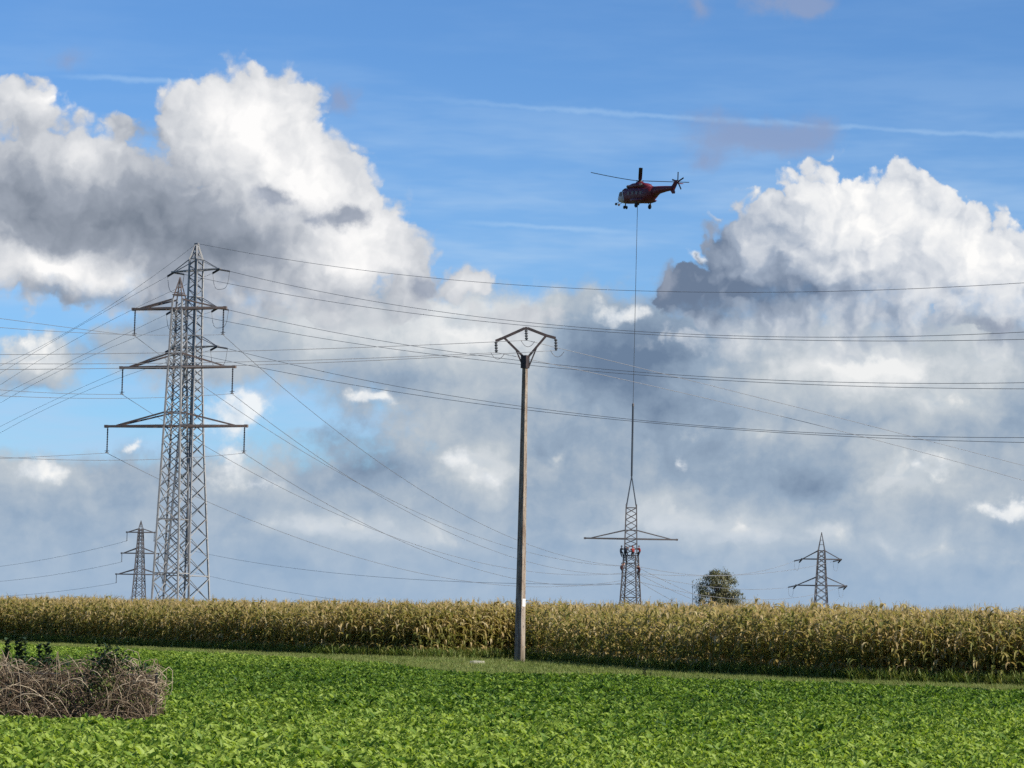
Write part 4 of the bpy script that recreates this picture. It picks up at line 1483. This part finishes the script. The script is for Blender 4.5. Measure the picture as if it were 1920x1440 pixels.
DT = F / 9.0
tb = at(1343, 1176, DT); tb.z = 0
tree('round grey green tree standing alone behind the maize, between the two towers at right', tb, zpx(1338, 1073, DT) + .25, 5.5, 21, 95, 15000, .28, .44, .25)
tb = at(1391, 1176, DT); tb.z = 0
tree('thin sapling top just right of the lone tree behind the maize', tb, zpx(1391, 1110, DT), .7, 5, 12, 220, .06, .26, .55)
tb = at(1298, 1176, DT); tb.z = 0
tree('wispy sapling top just left of the lone tree behind the maize', tb, zpx(1298, 1082, DT), .55, 9, 9, 70, .06, .24, .7)

# ------------------------------------------------------------------ dead bramble heap on a low wire fence, lower left
DB = F / 117.0


def cane_build(t, p, m):
    at_ = t.n('ShaderNodeAttribute', attribute_name='dry')
    c = t.ramp(at_.outputs['Fac'], [(0.0, (.055, .036, .024)), (0.35, (.13, .088, .056)), (0.65, (.21, .158, .105)), (1.0, (.40, .33, .235))])
    t.set(p.inputs['Base Color'], c)


M_CANE = material('dead_cane', (.3, .22, .15), .85, build=cane_build)
gb = ground(150, 1352)
bramble = empty('bramble_heap', gb, 0, 'tangled heap of dead brown bramble canes at the lower left of the frame', 'bramble')
r = random.Random(44)
P = PlantMesh()
XA, XB = (-420 - 150) / 117, (292 - 150) / 117
toph = lambda x: .86 + .08 * math.sin(x * 3.1 + 1) + .05 * math.sin(x * 7.3) - (.10 if x > XB - .25 else 0)
for i in range(4600):
    XE = XB + r.gauss(-.06, .05)
    x = r.uniform(XA, XE); y = r.uniform(0, 1.1)
    thick = r.random() < .16
    L = r.uniform(.5, 1.6) if thick else r.uniform(.25, .9)
    az = r.uniform(0, 6.28); el = r.uniform(.1, 1.4)
    zc = r.uniform(0.0, toph(x) * .82) if r.random() < .75 else 0.02
    p = Vector((x, y, zc)); pts = [p.copy()]
    bend = r.uniform(.6, 2.6); tw = r.uniform(-1.2, 1.2)
    k = 8 if thick else 5
    for j in range(k):
        d = Vector((math.cos(az) * math.cos(el), math.sin(az) * math.cos(el) * .6, math.sin(el)))
        p = p + d * L / k
        if p.z > toph(p.x) + (.12 if thick else .05):
            el -= .9
        if p.x > XE + .06:
            p.x = XE + .06; az = math.pi - az
        p.y = min(max(p.y, -.08), 1.2); p.z = max(p.z, .01)
        pts.append(p.copy())
        el -= bend / k; az += tw / k
    tone = r.choice([.05, .15, .25, .35, .5, .65]) + r.uniform(-.1, .12)
    if thick:
        tone = r.uniform(.55, 1.0)
    P.stalk(pts, r.uniform(.007, .011) if thick else r.uniform(.004, .007), .003 if thick else .002, tone, 4)
for i in range(900):            # withered leaves caught in the tangle
    x = r.uniform(XA, XB)
    P.leaf((x, r.uniform(-.05, .9), r.uniform(.02, toph(x) * .95)), r.uniform(0, 6.28), r.uniform(-1, 1), r.uniform(.04, .08), r.uniform(.02, .04), r.uniform(0, 1.5), 2, .2, r.uniform(.1, .6))
o = P.obj('canes', M_CANE, True); o.parent = bramble; o['kind'] = 'stuff'
M_IVY = leaf_mat('ivy_leaf', 'dry', [(0.0, (.012, .022, .010)), (0.5, (.03, .055, .018)), (1.0, (.14, .15, .04))], trans=.2, rough=.5, var=.1)
P = PlantMesh()
for (cx, cz, sx, sz, n, tone, cy) in (((192 - 150) / 117, .95, .27, .20, 520, .2, .45), ((175 - 150) / 117, .62, .12, .2, 90, .15, .15), ((200 - 150) / 117, .62, .13, .16, 110, .75, .0), ((60 - 150) / 117, .88, .45, .10, 260, .3, .6), ((250 - 150) / 117, .84, .2, .08, 70, .3, .5)):
    for i in range(n):
        P.leaf((cx + r.gauss(0, sx * .55), cy + r.gauss(0, .2), max(.05, cz + r.gauss(0, sz * .6))), r.uniform(0, 6.28), r.uniform(-.6, 1.2), r.uniform(.05, .10), r.uniform(.035, .06), r.uniform(0, 1.2), 3, .15, tone + r.uniform(-.2, .25), None, 0, 'spoon')
o = P.obj('leaves', M_IVY, True); o.parent = bramble; o['kind'] = 'stuff'

fence = empty('wire_fence', ground(290, 1353), 0, 'low wire fence with thin black posts in front of the bramble heap', 'fence')
M_POST = material('black_post', (.012, .012, .013), .6)
for px in (291, 32, -230):
    x = (px - 290) / 117
    mb = MB(); mb.bar((x, -.02, -.2), (x, -.02, .78 if px > 200 else .74), .045, n=8); mb.lathe((x, -.02, .74), (0, 0, 1), [(0, .03), (.03, .03), (.05, .012)], 8); mb.build('post', M_POST, fence)
for z in (.745, .45, .16):
    MB().tube([(-4.45 + 4.45 * i / 12, -.05, z - .015 * math.sin(i * 1.7) ** 2) for i in range(13)], .006, 5).build('wire', M_STEELD, fence)

# dark leafy stems standing behind the heap
M_STEM = leaf_mat('dark_weed_leaf', 'dry', [(0.0, (.012, .025, .012)), (0.5, (.028, .052, .020)), (1.0, (.07, .09, .03))], trans=.15, rough=.6, var=.15)


def weed(label, g, h, spread, seed, n_stem=1, leaf=.15):
    rr = random.Random(seed)
    P = PlantMesh()
    for s_ in range(n_stem):
        bx = rr.uniform(-spread, spread); top = h * rr.uniform(.93, 1.0)
        lx = rr.uniform(-.08, .08)
        P.stalk([(bx, 0, 0), (bx + lx * .4, 0, top * .5), (bx + lx, 0, top)], .010, .004, .3)
        a = rr.uniform(0, 6)
        for i in range(int(top * 40)):
            q = (i + 1) / (top * 40)
            a += 2.4
            P.leaf((bx + lx * q, 0, top * q), a, rr.uniform(.1, .9), leaf * rr.uniform(.7, 1.25) * (1.15 - .5 * q), leaf * .55, rr.uniform(.3, 1.5), 3, .15, rr.uniform(.0, .6))
    root = empty('weed', g, 0, label, 'weed')
    o = P.obj('foliage', M_STEM, True); o.parent = root
    return root


for lbl, px, base, topy, n, seed in (('dark leafy stem at the very left edge behind the bramble heap', 7, 1337, 1199, 3, 1), ('tallest dark leafy stem standing behind the left part of the bramble heap', 38, 1337, 1197, 4, 2),
                                     ('clump of dark leafy stems behind the middle of the bramble heap', 80, 1337, 1205, 5, 3)):
    g_ = ground(px, base)
    weed(lbl, g_, zpx(px, topy, g_.y), .05 if n < 5 else .13, seed, n)
weed('small dark weed on the grass margin right of the concrete pole', ground(1218, 1272), .30, .20, 8, 5, .09)

# ------------------------------------------------------------------ weedy undergrowth along the foot of the maize
def low_weed(seed):
    rr = random.Random(seed)
    P = PlantMesh()
    for i in range(22):
        a = rr.uniform(0, 6.28)
        P.leaf((rr.uniform(-.2, .2), rr.uniform(-.12, .12), 0), a, rr.uniform(.9, 1.5), rr.uniform(.2, .55), rr.uniform(.02, .05), rr.uniform(.3, 1.6), 4, .15, rr.uniform(0, .7))
    return P.obj('low_weed_%d' % seed, M_GRASS)


lw = [low_weed(400 + i) for i in range(4)]
pts, rots, scl = [], [], []
for i in range(4600):
    x = rng.uniform(CORN_EDGE[1].x, CORN_EDGE[-1].x - .3)
    ey = edge_y(CORN_EDGE, x)
    pts.append((x, ey + rng.uniform(-.45, .35), -.02)); rots.append((0, 0, rng.uniform(0, 6.28))); scl.append(rng.uniform(.5, 1.25))
tag(scatter('undergrowth', pts, rots, scl, rng.integers(0, 4, len(pts)), lw), 'dark weedy undergrowth along the foot of the maize', 'undergrowth', kind='stuff')

# dry tuft at the foot of the pole
rr = random.Random(77)
P = PlantMesh()
for i in range(70):
    a = rr.uniform(0, 6.28); q = rr.uniform(.1, .34)
    P.leaf((math.cos(a) * q, math.sin(a) * q * .8, 0), a + rr.uniform(-.8, .8), rr.uniform(.6, 1.4), rr.uniform(.12, .42), rr.uniform(.008, .016), rr.uniform(.3, 1.6), 4, .1, rr.uniform(.5, 1.1))
o = P.obj('grass_tuft', M_GRASS, True); o.location = (pb.x, pb.y, 0)
tag(o, 'tuft of dry brown grass round the foot of the concrete pole', 'grass tuft')
